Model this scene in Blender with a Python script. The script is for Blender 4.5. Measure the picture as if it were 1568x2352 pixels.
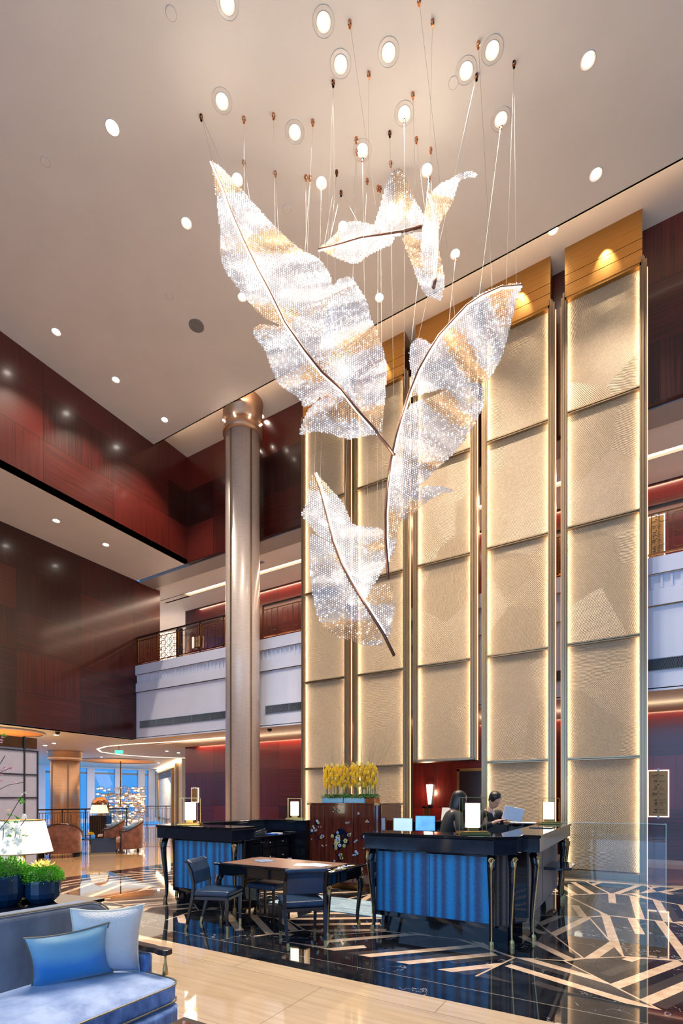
import bpy, bmesh, math, random
import numpy as np
from mathutils import Vector, Matrix, Euler
for o in list(bpy.data.objects): bpy.data.objects.remove(o)
SC = bpy.context.scene; COL = SC.collection
PI = math.pi; R = math.radians
random.seed(7)
# ------------------------------------------------------------------ camera model of the photograph
F_, CX, HY, YAW, H = 1139., 784., 1836., R(30.5), 1.55
SA, CA = math.sin(YAW), math.cos(YAW)
def W(px, py, d):
    l = d*(px-CX)/F_
    return Vector((-d*SA+l*CA, d*CA+l*SA, H-d*(py-HY)/F_))
def atz(px, py, z=0): return W(px, py, (H-z)*F_/(py-HY))
def onY(px, py, Y): return W(px, py, Y/(CA+(px-CX)/F_*SA))
def onX(px, py, X): return W(px, py, X/(-SA+(px-CX)/F_*CA))
cam = bpy.data.cameras.new('camera'); camo = bpy.data.objects.new('camera', cam); COL.objects.link(camo)
camo.location = (0, 0, H); camo.rotation_euler = (R(90), 0, YAW)
cam.sensor_fit = 'HORIZONTAL'; cam.sensor_width = 36; cam.lens = 36*F_/1568
cam.shift_y = (HY-1176)/1568; cam.clip_start = .05; cam.clip_end = 200
SC.camera = camo
# ------------------------------------------------------------------ world, lights, exposure
vs = SC.view_settings; vs.view_transform = 'Standard'; vs.look = 'None'; vs.gamma = 1; vs.use_curve_mapping = False
vs.exposure = 0.16
wd = bpy.data.worlds.new('dusk'); SC.world = wd; wd.use_nodes = True
bg = wd.node_tree.nodes['Background']; bg.inputs[0].default_value = (.085, .36, .85, 1); bg.inputs[1].default_value = .95
WARM = (1, .78, .56); WHITE = (1, .9, .78)
def area(name, loc, rot, sx, sy, power, color=WARM, spread=PI):
    l = bpy.data.lights.new(name, 'AREA'); l.shape = 'RECTANGLE'; l.size = sx; l.size_y = sy; l.energy = power; l.color = color; l.spread = spread
    o = bpy.data.objects.new(name, l); COL.objects.link(o); o.location = loc; o.rotation_euler = rot; return o
def spot(name, loc, power, size=70, blend=.6, color=WARM, rot=(0, 0, 0), rad=.06):
    l = bpy.data.lights.new(name, 'SPOT'); l.energy = power; l.spot_size = R(size); l.spot_blend = blend; l.color = color; l.shadow_soft_size = rad
    o = bpy.data.objects.new(name, l); COL.objects.link(o); o.location = loc; o.rotation_euler = rot; return o
# dusk daylight through the tall windows behind the camera and on the right
area('window_daylight_front', (-2, -8.6, 4.6), (R(90), 0, 0), 16, 8, 950, (.38, .62, 1))
area('window_daylight_right', (8.8, 3, 4.0), (R(90), 0, R(90)), 12, 7, 110, (.38, .62, 1))
K_SPOT = 600
area('perimeter_cove', (-2, 10.12, 12.3), (R(125), 0, 0), 20, .06, 38, (1, .74, .58))
ZC, ZP, ZS, ZG = 12.24, 12.62, 9.19, 3.65        # main ceiling, perimeter ceiling, gallery soffit, ground-floor ceiling
YB, YR, XU, XL, YP = 11.3, 14.15, -12.45, -14.97, 10.84
# ------------------------------------------------------------------ materials
def nt(name):
    m = bpy.data.materials.new(name); m.use_nodes = True; t = m.node_tree
    return m, t, t.nodes['Principled BSDF']
def N(t, k, **kw):
    n = t.nodes.new(k)
    for a, b in kw.items():
        if a == 'op': n.operation = b
        else: setattr(n, a, b)
    return n
def L(t, a, b): t.links.new(a, b)
def mth(t, op, a, b=None, c=None):
    n = N(t, 'ShaderNodeMath', op=op)
    for i, v in enumerate((a, b, c)):
        if v is None: continue
        if isinstance(v, (int, float)): n.inputs[i].default_value = v
        else: L(t, v, n.inputs[i])
    return n.outputs[0]
def mixc(t, f, a, b):
    n = N(t, 'ShaderNodeMix', data_type='RGBA')
    for i, v in ((0, f), (6, a), (7, b)):
        if isinstance(v, (int, float)): n.inputs[i].default_value = v
        elif isinstance(v, tuple): n.inputs[i].default_value = (*v, 1)[:4]
        else: L(t, v, n.inputs[i])
    return n.outputs[2]
def coord(t, scale=(1, 1, 1), rot=(0, 0, 0), kind='Object'):
    c = N(t, 'ShaderNodeTexCoord'); m = N(t, 'ShaderNodeMapping'); L(t, c.outputs[kind], m.inputs[0])
    m.inputs['Scale'].default_value = scale; m.inputs['Rotation'].default_value = rot; return m.outputs[0]
def noise(t, vec, scale=5, detail=3, rough=.5):
    n = N(t, 'ShaderNodeTexNoise'); L(t, vec, n.inputs['Vector']); n.inputs['Scale'].default_value = scale
    n.inputs['Detail'].default_value = detail; n.inputs['Roughness'].default_value = rough; return n.outputs[0]
def ramp(t, f, stops):
    n = N(t, 'ShaderNodeValToRGB'); L(t, f, n.inputs[0]); e = n.color_ramp.elements
    while len(e) < len(stops): e.new(.5)
    for i, (p, c) in enumerate(stops): e[i].position = p; e[i].color = (*c, 1)[:4]
    return n.outputs[0]
def bump(t, b, h, s=.2, d=.01):
    n = N(t, 'ShaderNodeBump'); L(t, h, n.inputs['Height']); n.inputs['Strength'].default_value = s; n.inputs['Distance'].default_value = d
    L(t, n.outputs[0], b.inputs['Normal'])
def hexc(s):
    v = [int(s[i:i+2], 16)/255 for i in (0, 2, 4)]
    return tuple(x/12.92 if x <= .04045 else ((x+.055)/1.055)**2.4 for x in v)
def simple(name, col, rough=.5, metal=0, var=.12, scale=8, coat=0, bmp=0, stretch=(1, 1, 1), **kw):
    m, t, b = nt(name)
    if isinstance(col, str): col = hexc(col)
    n = noise(t, coord(t, stretch), scale)
    dark = tuple(c*(1-var) for c in col); lite = tuple(min(1, c*(1+var)) for c in col)
    L(t, ramp(t, n, [(.3, dark), (.7, lite)]), b.inputs['Base Color'])
    b.inputs['Roughness'].default_value = rough; b.inputs['Metallic'].default_value = metal
    b.inputs['Coat Weight'].default_value = coat; b.inputs['Coat Roughness'].default_value = .05
    if bmp: bump(t, b, n, bmp, .005)
    for k, v in kw.items(): b.inputs[k.replace('_', ' ')].default_value = v
    return m
def emis(name, col, s, var=.1):
    m, t, b = nt(name); b.inputs['Base Color'].default_value = (*col, 1); b.inputs['Roughness'].default_value = .5
    n = noise(t, coord(t), 6)
    L(t, ramp(t, n, [(.2, tuple(c*(1-var) for c in col)), (.8, col)]), b.inputs['Emission Color'])
    b.inputs['Emission Strength'].default_value = s; return m
M = {}
def wood(name, c1, c2, rough=.28, tile=(1.9, 1.15), coat=.3, grain=60):
    m, t, b = nt(name)
    g = N(t, 'ShaderNodeNewGeometry'); s = N(t, 'ShaderNodeSeparateXYZ'); L(t, g.outputs['Position'], s.inputs[0])
    u = mth(t, 'ADD', s.outputs[0], s.outputs[1]); v = s.outputs[2]
    fu = mth(t, 'FLOOR', mth(t, 'DIVIDE', u, tile[0])); fv = mth(t, 'FLOOR', mth(t, 'DIVIDE', v, tile[1]))
    par = mth(t, 'FLOORED_MODULO', mth(t, 'ADD', fu, fv), 2)
    def gr(a, b_):
        c = N(t, 'ShaderNodeCombineXYZ'); L(t, mth(t, 'MULTIPLY', a, grain), c.inputs[0]); L(t, mth(t, 'MULTIPLY', b_, .7), c.inputs[1])
        L(t, mth(t, 'ADD', mth(t, 'MULTIPLY', fu, 7.3), mth(t, 'MULTIPLY', fv, 3.1)), c.inputs[2])
        return noise(t, c.outputs[0], 1, 4, .6)
    mixn = N(t, 'ShaderNodeMix', data_type='FLOAT'); L(t, par, mixn.inputs[0]); L(t, gr(u, v), mixn.inputs[2]); L(t, gr(v, u), mixn.inputs[3])
    wn = N(t, 'ShaderNodeTexWhiteNoise', noise_dimensions='2D'); cc = N(t, 'ShaderNodeCombineXYZ'); L(t, fu, cc.inputs[0]); L(t, fv, cc.inputs[1]); L(t, cc.outputs[0], wn.inputs['Vector'])
    f = mth(t, 'ADD', mixn.outputs[0], mth(t, 'MULTIPLY', mth(t, 'SUBTRACT', wn.outputs[0], .5), .40))
    base = ramp(t, f, [(.36, tuple(k*.8 for k in c1)), (.64, c2)])
    # thin joints between the veneer squares
    ju = mth(t, 'LESS_THAN', mth(t, 'FLOORED_MODULO', u, tile[0]), .012); jv = mth(t, 'LESS_THAN', mth(t, 'FLOORED_MODULO', v, tile[1]), .012)
    L(t, mixc(t, mth(t, 'MAXIMUM', ju, jv), base, tuple(c*.35 for c in c1)), b.inputs['Base Color'])
    b.inputs['Roughness'].default_value = rough; b.inputs['Coat Weight'].default_value = coat; b.inputs['Coat Roughness'].default_value = .12
    return m
M['wood'] = wood('mahogany_veneer', hexc('300c0a'), hexc('561a13'))
M['wood_red'] = wood('red_mahogany_veneer', hexc('481110'), hexc('681c17'), tile=(1.6, 1.3))
M['dwood'] = simple('dark_wood', '22130f', .3, coat=.15, stretch=(1, 12, 12), scale=3, var=.35)
M['cabwood'] = simple('rosewood', '57261c', .12, coat=1, stretch=(14, 14, .8), scale=2, var=.5)
M['lacq'] = simple('black_lacquer', (.006, .007, .010), .05, coat=0, var=.3, Specular_IOR_Level=.45)
M['lacqb'] = simple('navy_black_lacquer', (.008, .012, .022), .09, coat=0, var=.3, Specular_IOR_Level=.6)
M['paint'] = simple('cream_ceiling_plaster', 'dccfbe', .55, var=.03, scale=1.2)
M['white'] = simple('white_plaster_blue_lit', 'd2d5e2', .5, var=.03, scale=1.5)  # blue cast of the window light is mixed into the white base colour
M['beam'] = simple('grey_beige_beam', '9c9084', .4, var=.03)
M['cream'] = simple('cream_wall', 'd8c6a2', .5, var=.06)
M['bronze'] = simple('brushed_bronze', '8c6a45', .3, 1, var=.12, stretch=(60, 60, 1), scale=1)
M['bronzed'] = simple('dark_bronze', '5c4434', .32, 1, var=.15); M['stembronze'] = simple('brown_bronze_stem', '6b4a3c', .35, .7)
M['gold'] = simple('brushed_gold', 'b58a50', .32, 1, var=.12, stretch=(1, 1, 60), scale=1)
M['copper'] = simple('polished_copper', 'd08a5c', .12, 1, var=.1)
M['frame'] = simple('bronze_frame_metal', '9a8468', .34, .85, var=.08, stretch=(60, 60, 1), scale=1)
M['brass'] = simple('brass', 'c9a15a', .22, 1, var=.1)
M['silverbrass'] = simple('pale_antique_brass', 'c9a56c', .34, .8, var=.15)
M['chrome'] = simple('polished_chrome', 'd8dade', .12, 1, var=.05)
M['plate'] = simple('gilt_plate', 'a88450', .4, .35, var=.08)
M['cable'] = simple('dull_steel_cable', '8f8880', .6, .2)
M['grille'] = simple('grille_dark', '7d8894', .5, .3, var=.2, scale=40)
M['black'] = simple('matt_black', (.01, .01, .012), .5, var=.2)
M['capital'] = simple('bronze_capital', 'c49a78', .36, .7, var=.08, stretch=(1, 1, 40), scale=1)
def column_mat():
    m, t, b = nt('column_wrap_fabric')
    c = coord(t, (3, 3, 45)); n = noise(t, c, 2, 4, .7); n2 = noise(t, coord(t, (30, 30, .4)), 2, 2)
    L(t, ramp(t, mth(t, 'ADD', mth(t, 'MULTIPLY', n, .7), mth(t, 'MULTIPLY', n2, .3)), [(.3, hexc('a8978a')), (.7, hexc('cabaae'))]), b.inputs['Base Color'])
    b.inputs['Roughness'].default_value = .34; b.inputs['Metallic'].default_value = .1; b.inputs['Coat Weight'].default_value = .35; b.inputs['Coat Roughness'].default_value = .12; return m
M['column'] = column_mat()
def panel_mat():
    m, t, b = nt('stitched_gold_fabric')
    g = N(t, 'ShaderNodeNewGeometry')
    mp = N(t, 'ShaderNodeMapping'); L(t, g.outputs['Position'], mp.inputs[0])
    v = N(t, 'ShaderNodeTexVoronoi', feature='F1'); L(t, mp.outputs[0], v.inputs['Vector']); v.inputs['Scale'].default_value = .85
    sp = N(t, 'ShaderNodeSeparateColor'); L(t, v.outputs['Color'], sp.inputs[0])
    ang = mth(t, 'MULTIPLY', sp.outputs[0], 3.14)
    s = N(t, 'ShaderNodeSeparateXYZ'); L(t, g.outputs['Position'], s.inputs[0])
    q = mth(t, 'ADD', mth(t, 'MULTIPLY', s.outputs[0], mth(t, 'COSINE', ang)), mth(t, 'MULTIPLY', s.outputs[2], mth(t, 'SINE', ang)))
    wob = noise(t, mp.outputs[0], 4, 3)
    wv = mth(t, 'SINE', mth(t, 'ADD', mth(t, 'MULTIPLY', q, 240), mth(t, 'MULTIPLY', wob, 14)))
    n2 = noise(t, mp.outputs[0], 30, 4, .7)
    h = mth(t, 'ADD', mth(t, 'MULTIPLY', wv, .5), n2)
    col = ramp(t, mth(t, 'ADD', mth(t, 'MULTIPLY', n2, .7), mth(t, 'MULTIPLY', wv, .1)), [(.25, hexc('907b61')), (.6, hexc('b39c7c'))])
    L(t, col, b.inputs['Base Color'])
    b.inputs['Roughness'].default_value = .45; b.inputs['Metallic'].default_value = .15
    bump(t, b, h, .5, .007); return m
M['panel'] = panel_mat()
def marble_dark(t, vec, base1=(.006, .007, .010), base2=(.02, .022, .028)):
    n = noise(t, vec, 2.2, 6, .6)
    v = mth(t, 'ABSOLUTE', mth(t, 'SUBTRACT', n, .5)); line = mth(t, 'LESS_THAN', v, .0035)
    n3 = noise(t, vec, 1.1, 2); msk = mth(t, 'GREATER_THAN', n3, .52)
    bs = ramp(t, noise(t, vec, 5, 4), [(.35, base1), (.7, base2)])
    return mixc(t, mth(t, 'MULTIPLY', mth(t, 'MULTIPLY', line, msk), .75), bs, (.45, .45, .47))
def floor_finish(b, r=.035):
    b.inputs['Roughness'].default_value = r; b.inputs['Specular IOR Level'].default_value = .6
    b.inputs['Coat Weight'].default_value = .5; b.inputs['Coat Roughness'].default_value = .02
def mosaic():
    m, t, b = nt('mosaic_marble_inlay')
    g = N(t, 'ShaderNodeNewGeometry'); pos = g.outputs['Position']
    flat = N(t, 'ShaderNodeMapping'); L(t, pos, flat.inputs[0]); flat.inputs['Scale'].default_value = (1, 1, 0)
    v = N(t, 'ShaderNodeTexVoronoi', feature='F1', voronoi_dimensions='2D'); L(t, flat.outputs[0], v.inputs['Vector']); v.inputs['Scale'].default_value = .80
    e = N(t, 'ShaderNodeTexVoronoi', feature='DISTANCE_TO_EDGE', voronoi_dimensions='2D'); L(t, flat.outputs[0], e.inputs['Vector']); e.inputs['Scale'].default_value = .80
    sp = N(t, 'ShaderNodeSeparateColor'); L(t, v.outputs['Color'], sp.inputs[0]); r1, r2, r3 = sp.outputs[0], sp.outputs[1], sp.outputs[2]
    ang = mth(t, 'MULTIPLY', r1, 6.283)
    s = N(t, 'ShaderNodeSeparateXYZ'); L(t, pos, s.inputs[0]); co, si = mth(t, 'COSINE', ang), mth(t, 'SINE', ang)
    q = mth(t, 'ADD', mth(t, 'MULTIPLY', s.outputs[0], co), mth(t, 'MULTIPLY', s.outputs[1], si))
    p = mth(t, 'SUBTRACT', mth(t, 'MULTIPLY', s.outputs[1], co), mth(t, 'MULTIPLY', s.outputs[0], si))
    idx = mth(t, 'FLOOR', mth(t, 'DIVIDE', q, .10))
    idp = mth(t, 'FLOOR', mth(t, 'ADD', mth(t, 'DIVIDE', p, 1.5), mth(t, 'MULTIPLY', idx, .37)))
    cc = N(t, 'ShaderNodeCombineXYZ'); L(t, idx, cc.inputs[0]); L(t, mth(t, 'ADD', mth(t, 'MULTIPLY', r2, 97), idp), cc.inputs[1]); L(t, mth(t, 'MULTIPLY', r3, 31), cc.inputs[2])
    wn = N(t, 'ShaderNodeTexWhiteNoise', noise_dimensions='3D'); L(t, cc.outputs[0], wn.inputs['Vector'])
    odd = mth(t, 'COMPARE', mth(t, 'FLOORED_MODULO', idx, 3), 1, .2)
    pale = mth(t, 'MULTIPLY', mth(t, 'GREATER_THAN', wn.outputs[0], .28), odd)
    edge = mth(t, 'MULTIPLY', mth(t, 'LESS_THAN', e.outputs[0], .016), mth(t, 'GREATER_THAN', r3, .45))
    dark = marble_dark(t, pos)
    grey = mixc(t, mth(t, 'MULTIPLY', mth(t, 'GREATER_THAN', wn.outputs[0], .72), mth(t, 'SUBTRACT', 1, odd)), dark, (.05, .045, .045))
    beige = ramp(t, noise(t, pos, 9, 3), [(.3, hexc('c9a98a')), (.7, hexc('e2c9ad'))])
    L(t, mixc(t, mth(t, 'MAXIMUM', pale, edge), grey, beige), b.inputs['Base Color']); floor_finish(b); return m
M['mosaic'] = mosaic()
def border():
    m, t, b = nt('black_marble_border'); g = N(t, 'ShaderNodeNewGeometry'); s = N(t, 'ShaderNodeSeparateXYZ'); L(t, g.outputs['Position'], s.inputs[0])
    d = mth(t, 'ABSOLUTE', mth(t, 'SUBTRACT', s.outputs[1], 4.02)); ln = mth(t, 'LESS_THAN', d, .006)
    L(t, mixc(t, ln, marble_dark(t, g.outputs['Position']), (.2, .18, .15)), b.inputs['Base Color']); floor_finish(b); return m
M['border'] = border()
def beige(name, c1, c2, tile=1.5, off=.0):
    m, t, b = nt(name); g = N(t, 'ShaderNodeNewGeometry')
    br = N(t, 'ShaderNodeTexBrick'); mp = N(t, 'ShaderNodeMapping'); L(t, g.outputs['Position'], mp.inputs[0]); mp.inputs['Location'].default_value = (off, off, 0)
    L(t, mp.outputs[0], br.inputs['Vector']); br.inputs['Scale'].default_value = 1; br.inputs['Brick Width'].default_value = tile*1.3; br.inputs['Row Height'].default_value = tile*.62
    br.inputs['Mortar Size'].default_value = .004; br.inputs['Mortar'].default_value = (*[c*.7 for c in c1], 1)
    mp2 = N(t, 'ShaderNodeMapping'); L(t, g.outputs['Position'], mp2.inputs[0]); mp2.inputs['Scale'].default_value = (.8, 14, 1)
    n = noise(t, mp2.outputs[0], 1.6, 5, .6)
    L(t, ramp(t, n, [(.3, c1), (.7, c2)]), br.inputs['Color1']); L(t, ramp(t, n, [(.3, tuple(c*1.12 for c in c1)), (.7, tuple(min(1, c*1.12) for c in c2))]), br.inputs['Color2'])
    L(t, br.outputs[0], b.inputs['Base Color']); floor_finish(b, .05); return m
M['beige'] = beige('cream_marble_floor', hexc('ae977c'), hexc('c2ac90'), off=.27)
M['lounge'] = beige('honey_marble_floor', hexc('ab8257'), hexc('c9a377'), 1.8)
M['rosy'] = beige('rosy_marble_floor', hexc('6e4436'), hexc('8a5c49'), 1.8)
def stripes(name, c1, c2, freq, axis=0, rough=.55, sheen=.3):
    m, t, b = nt(name); c = N(t, 'ShaderNodeTexCoord'); s = N(t, 'ShaderNodeSeparateXYZ'); L(t, c.outputs['Object'], s.inputs[0])
    w = mth(t, 'SINE', mth(t, 'ADD', mth(t, 'MULTIPLY', s.outputs[axis], freq), mth(t, 'MULTIPLY', mth(t, 'SINE', mth(t, 'MULTIPLY', s.outputs[axis], freq*.37)), 1.1)))
    n = noise(t, coord(t, (1, 1, 1)), 60, 3, .7)
    f = mth(t, 'ADD', mth(t, 'MULTIPLY', w, .42), n)
    L(t, ramp(t, f, [(.15, c1), (.85, c2)]), b.inputs['Base Color']); b.inputs['Roughness'].default_value = rough; b.inputs['Sheen Weight'].default_value = sheen
    bump(t, b, n, .1, .003); return m
M['bluestripe'] = stripes('blue_striped_silk', hexc('33507a'), hexc('1292cc'), 50)
M['taupe'] = stripes('taupe_fluted_panel', hexc('1e1714'), hexc('6b5a50'), 150, 1, .35)
M['tauped'] = stripes('taupe_fluted_panel_diagonal', hexc('1e1714'), hexc('6b5a50'), 150, 1, .35)
def leather(name, c, rough=.32):
    m, t, b = nt(name); c = hexc(c); v = N(t, 'ShaderNodeTexVoronoi'); L(t, coord(t), v.inputs['Vector']); v.inputs['Scale'].default_value = 260
    L(t, ramp(t, noise(t, coord(t), 6), [(.3, tuple(x*.8 for x in c)), (.7, tuple(x*1.2 for x in c))]), b.inputs['Base Color'])
    b.inputs['Roughness'].default_value = rough; bump(t, b, v.outputs['Distance'], .15, .002); return m
M['bleather'] = leather('navy_leather', '1d3550'); M['brleather'] = leather('brown_table_leather', '7c5c4d', .38)
def velvet(name, c1, c2, scale=3, streak=(1, 1, 1)):
    m, t, b = nt(name); n = noise(t, coord(t, streak), scale, 4, .6); n2 = noise(t, coord(t), 90, 2)
    L(t, ramp(t, n, [(.35, hexc(c1)), (.65, hexc(c2))]), b.inputs['Base Color']); b.inputs['Roughness'].default_value = .7
    b.inputs['Sheen Weight'].default_value = .8; b.inputs['Sheen Roughness'].default_value = .35; bump(t, b, n2, .1, .002); return m
M['sofa'] = velvet('slate_velvet', '4d5564', '737a8a', 3, (1, 1, .5)); M['seat'] = velvet('pale_blue_velvet', '6f87b4', '9fb2d4', 7)
M['sofablue'] = velvet('blue_velvet', '31548e', '6c92cc', 14, (1, 1, .4))
M['brownup'] = velvet('brown_upholstery', '5f3423', '86513a', 6); M['tan'] = velvet('tan_upholstery', '9a6c4e', 'b78a68', 6); M['bluecush'] = velvet('grey_blue_cushion', '61788a', '8fa3b0', 5)
def ombre():
    m, t, b = nt('ombre_blue_satin'); s = N(t, 'ShaderNodeSeparateXYZ'); L(t, coord(t), s.inputs[0])
    n = noise(t, coord(t), 3); f = mth(t, 'ADD', mth(t, 'MULTIPLY', s.outputs[2], 3.0), mth(t, 'ADD', .32, mth(t, 'MULTIPLY', n, .3)))
    L(t, ramp(t, f, [(.08, hexc('2f7fae')), (.42, hexc('1478bd')), (.62, hexc('5f9fc0')), (.95, hexc('8fb0ba'))]), b.inputs['Base Color'])
    b.inputs['Roughness'].default_value = .35; b.inputs['Sheen Weight'].default_value = .5; return m
M['ombre'] = ombre()
def ombre2():
    m, t, b = nt('white_to_blue_woven'); s = N(t, 'ShaderNodeSeparateXYZ'); L(t, coord(t), s.inputs[0])
    v = N(t, 'ShaderNodeTexVoronoi'); L(t, coord(t), v.inputs['Vector']); v.inputs['Scale'].default_value = 130
    L(t, ramp(t, mth(t, 'ADD', mth(t, 'MULTIPLY', s.outputs[2], 2.2), .5), [(.0, hexc('93a3c0')), (.45, hexc('d2cfcc')), (.8, hexc('e2ddd6'))]), b.inputs['Base Color'])
    b.inputs['Roughness'].default_value = .8; bump(t, b, v.outputs['Distance'], .5, .004); return m
M['wpillow'] = ombre2()
M['pip'] = simple('grey_gold_piping', '77705f', .5, .2)
M['shade'] = emis('pleated_lamp_shade', (1, .86, .70), .62, .05)
M['lampglow'] = emis('lit_lamp_shade', (1, .88, .72), 3.4, .04)
M['led'] = emis('warm_led', (1, .80, .56), 7)
M['ledsoft'] = emis('soft_warm_led', (1, .72, .5), 2.6)
M['bulb'] = emis('downlight_lamp', (1, .93, .82), 30)
M['bigbulb'] = emis('downlight_lamp_bright', (1, .95, .88), 120)
M['edgeled'] = emis('gold_edge_led', (1, .55, .28), 1.5)
M['leafled'] = emis('white_led_strip', (1, .95, .88), 6)
M['crystallight'] = emis('lit_crystal', (1, .8, .55), 5)
M['goldlit'] = simple('gold_leaf_recess', 'd98a10', .6, .1)
M['exit'] = emis('green_sign', (.05, .9, .5), 1.5)
M['screen'] = emis('computer_screen', (.15, .45, 1), 1.0, .7)
M['screenw'] = emis('pale_screen', (.55, .75, 1), .7, .3)
M['ringm'] = simple('clear_ring_rim', 'd6cabb', .25, var=.05)
M['trim'] = simple('white_light_trim', 'cfc4b6', .4, var=.05)
M['spk'] = simple('speaker_grille', '77706a', .6, var=.2, scale=90)
M['leaf'] = simple('green_leaf', '2f7d14', .5, var=.45, scale=20)
M['brightmoss'] = simple('bright_green_moss', '5fb812', .6, var=.45, scale=30)
M['moss'] = simple('dark_green_moss', '1f5a12', .7, var=.5, scale=25)
M['stem'] = simple('green_stem', '4a6b2c', .5, var=.3)
M['twig'] = simple('brown_twig', '4a3428', .7, var=.3)
M['grass'] = simple('grey_green_blade', '6e7158', .6)
M['yellow'] = simple('yellow_petal', 'eab526', .5, var=.25, scale=12, Subsurface_Weight=.1)
M['lemon'] = simple('pale_lemon_petal', 'f0df8a', .5, var=.1)
M['whitepetal'] = simple('white_petal', 'e8eee2', .5, var=.06)
def petal(name, c):
    m = bpy.data.materials.new(name); m.use_nodes = True; t = m.node_tree; t.nodes.remove(t.nodes['Principled BSDF']); c = hexc(c)
    d = N(t, 'ShaderNodeBsdfDiffuse'); l = N(t, 'ShaderNodeBsdfTranslucent'); x = N(t, 'ShaderNodeMixShader'); x.inputs[0].default_value = .5
    col = ramp(t, noise(t, coord(t), 30), [(.3, tuple(k*.88 for k in c)), (.7, c)]); L(t, col, d.inputs[0]); L(t, col, l.inputs[0])
    L(t, d.outputs[0], x.inputs[1]); L(t, l.outputs[0], x.inputs[2]); L(t, x.outputs[0], t.nodes['Material Output'].inputs[0]); return m
M['whitepetal'] = petal('white_petal_thin', 'f2f6ee'); M['yellow'] = petal('yellow_petal_thin', 'f6d64a'); M['lemon'] = petal('lemon_petal_thin', 'f6e690')
M['pink'] = simple('pink_petal', 'eab4bd', .5, var=.12)
M['pot'] = simple('blue_glazed_pot', '12324f', .28, var=.3, coat=.4)
M['turq'] = simple('turquoise_glaze', '86c3cf', .3, var=.05)
M['skin'] = simple('skin', 'c99a80', .5, var=.06, Subsurface_Weight=.1)
M['hair'] = simple('black_hair', '14100f', .4, var=.3, stretch=(20, 20, 2))
M['suit'] = simple('black_suit', '16181c', .8, var=.15, scale=40)
M['shirt'] = simple('white_shirt', 'd8d8da', .7, var=.04)
M['paper'] = simple('white_paper', 'e6e6ea', .6, var=.03)
M['mag'] = simple('magazine_print', '7b8fae', .3, var=.7, scale=9)
M['bluepaper'] = simple('blue_paper', '1b56b4', .5)
M['lip'] = simple('lip', '9a4a44', .5); M['eye'] = simple('eye', '1a1412', .2)
M['pearl'] = simple('mother_of_pearl', 'b9cbe6', .2, var=.2); M['pearly'] = simple('yellow_shell_inlay', 'c9c07c', .3, var=.2); M['navyin'] = simple('navy_inlay', '10152e', .15)
M['glasspanel'] = None
def glassm(name, tint=(.9, .96, 1), rough=0, alpha=.9):
    m = bpy.data.materials.new(name); m.use_nodes = True; t = m.node_tree; t.nodes.remove(t.nodes['Principled BSDF'])
    tr = N(t, 'ShaderNodeBsdfTransparent'); tr.inputs[0].default_value = (*tint, 1); gl = N(t, 'ShaderNodeBsdfGlossy'); gl.inputs['Roughness'].default_value = rough
    fr = N(t, 'ShaderNodeFresnel'); fr.inputs[0].default_value = 1.5; mx = N(t, 'ShaderNodeMixShader')
    L(t, mth(t, 'MULTIPLY', fr.outputs[0], alpha), mx.inputs[0]); L(t, tr.outputs[0], mx.inputs[1]); L(t, gl.outputs[0], mx.inputs[2]); L(t, mx.outputs[0], t.nodes['Material Output'].inputs[0]); return m
M['glass'] = glassm('clear_glass'); M['wglass'] = glassm('window_glass', alpha=.12); M['glassedge'] = simple('pale_glass_edge', 'a9cfe0', .1, var=.05)
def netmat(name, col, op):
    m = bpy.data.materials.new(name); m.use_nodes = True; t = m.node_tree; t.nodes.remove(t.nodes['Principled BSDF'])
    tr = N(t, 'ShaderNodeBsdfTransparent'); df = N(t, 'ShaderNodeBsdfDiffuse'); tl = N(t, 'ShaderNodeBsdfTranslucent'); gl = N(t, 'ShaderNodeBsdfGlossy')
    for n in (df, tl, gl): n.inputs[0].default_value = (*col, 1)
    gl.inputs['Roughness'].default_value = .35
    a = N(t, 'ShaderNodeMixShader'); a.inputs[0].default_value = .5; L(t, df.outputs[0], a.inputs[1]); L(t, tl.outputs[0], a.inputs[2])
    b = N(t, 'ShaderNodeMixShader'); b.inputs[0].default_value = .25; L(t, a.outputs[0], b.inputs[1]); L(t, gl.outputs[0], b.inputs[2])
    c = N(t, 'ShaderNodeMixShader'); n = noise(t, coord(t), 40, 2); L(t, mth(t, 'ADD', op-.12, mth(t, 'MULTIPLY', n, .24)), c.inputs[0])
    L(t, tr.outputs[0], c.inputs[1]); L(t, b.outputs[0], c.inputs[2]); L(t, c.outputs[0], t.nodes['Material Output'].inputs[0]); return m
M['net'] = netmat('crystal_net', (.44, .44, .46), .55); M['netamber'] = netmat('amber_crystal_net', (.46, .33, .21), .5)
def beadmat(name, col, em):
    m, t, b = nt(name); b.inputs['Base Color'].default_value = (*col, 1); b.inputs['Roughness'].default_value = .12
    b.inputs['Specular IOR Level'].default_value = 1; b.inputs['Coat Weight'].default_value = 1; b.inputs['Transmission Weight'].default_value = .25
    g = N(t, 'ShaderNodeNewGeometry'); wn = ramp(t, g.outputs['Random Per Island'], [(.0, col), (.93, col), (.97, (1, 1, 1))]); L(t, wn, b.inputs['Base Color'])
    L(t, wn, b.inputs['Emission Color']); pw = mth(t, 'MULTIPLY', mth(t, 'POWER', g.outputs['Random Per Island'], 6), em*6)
    L(t, mth(t, 'ADD', pw, em*.35), b.inputs['Emission Strength']); return m  # glow and glints of the lit crystal are put into bead emission
M['bead'] = beadmat('clear_crystal_bead', (.68, .69, .74), .34); M['beadamber'] = beadmat('amber_crystal_bead', (.72, .52, .34), .24)
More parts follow.
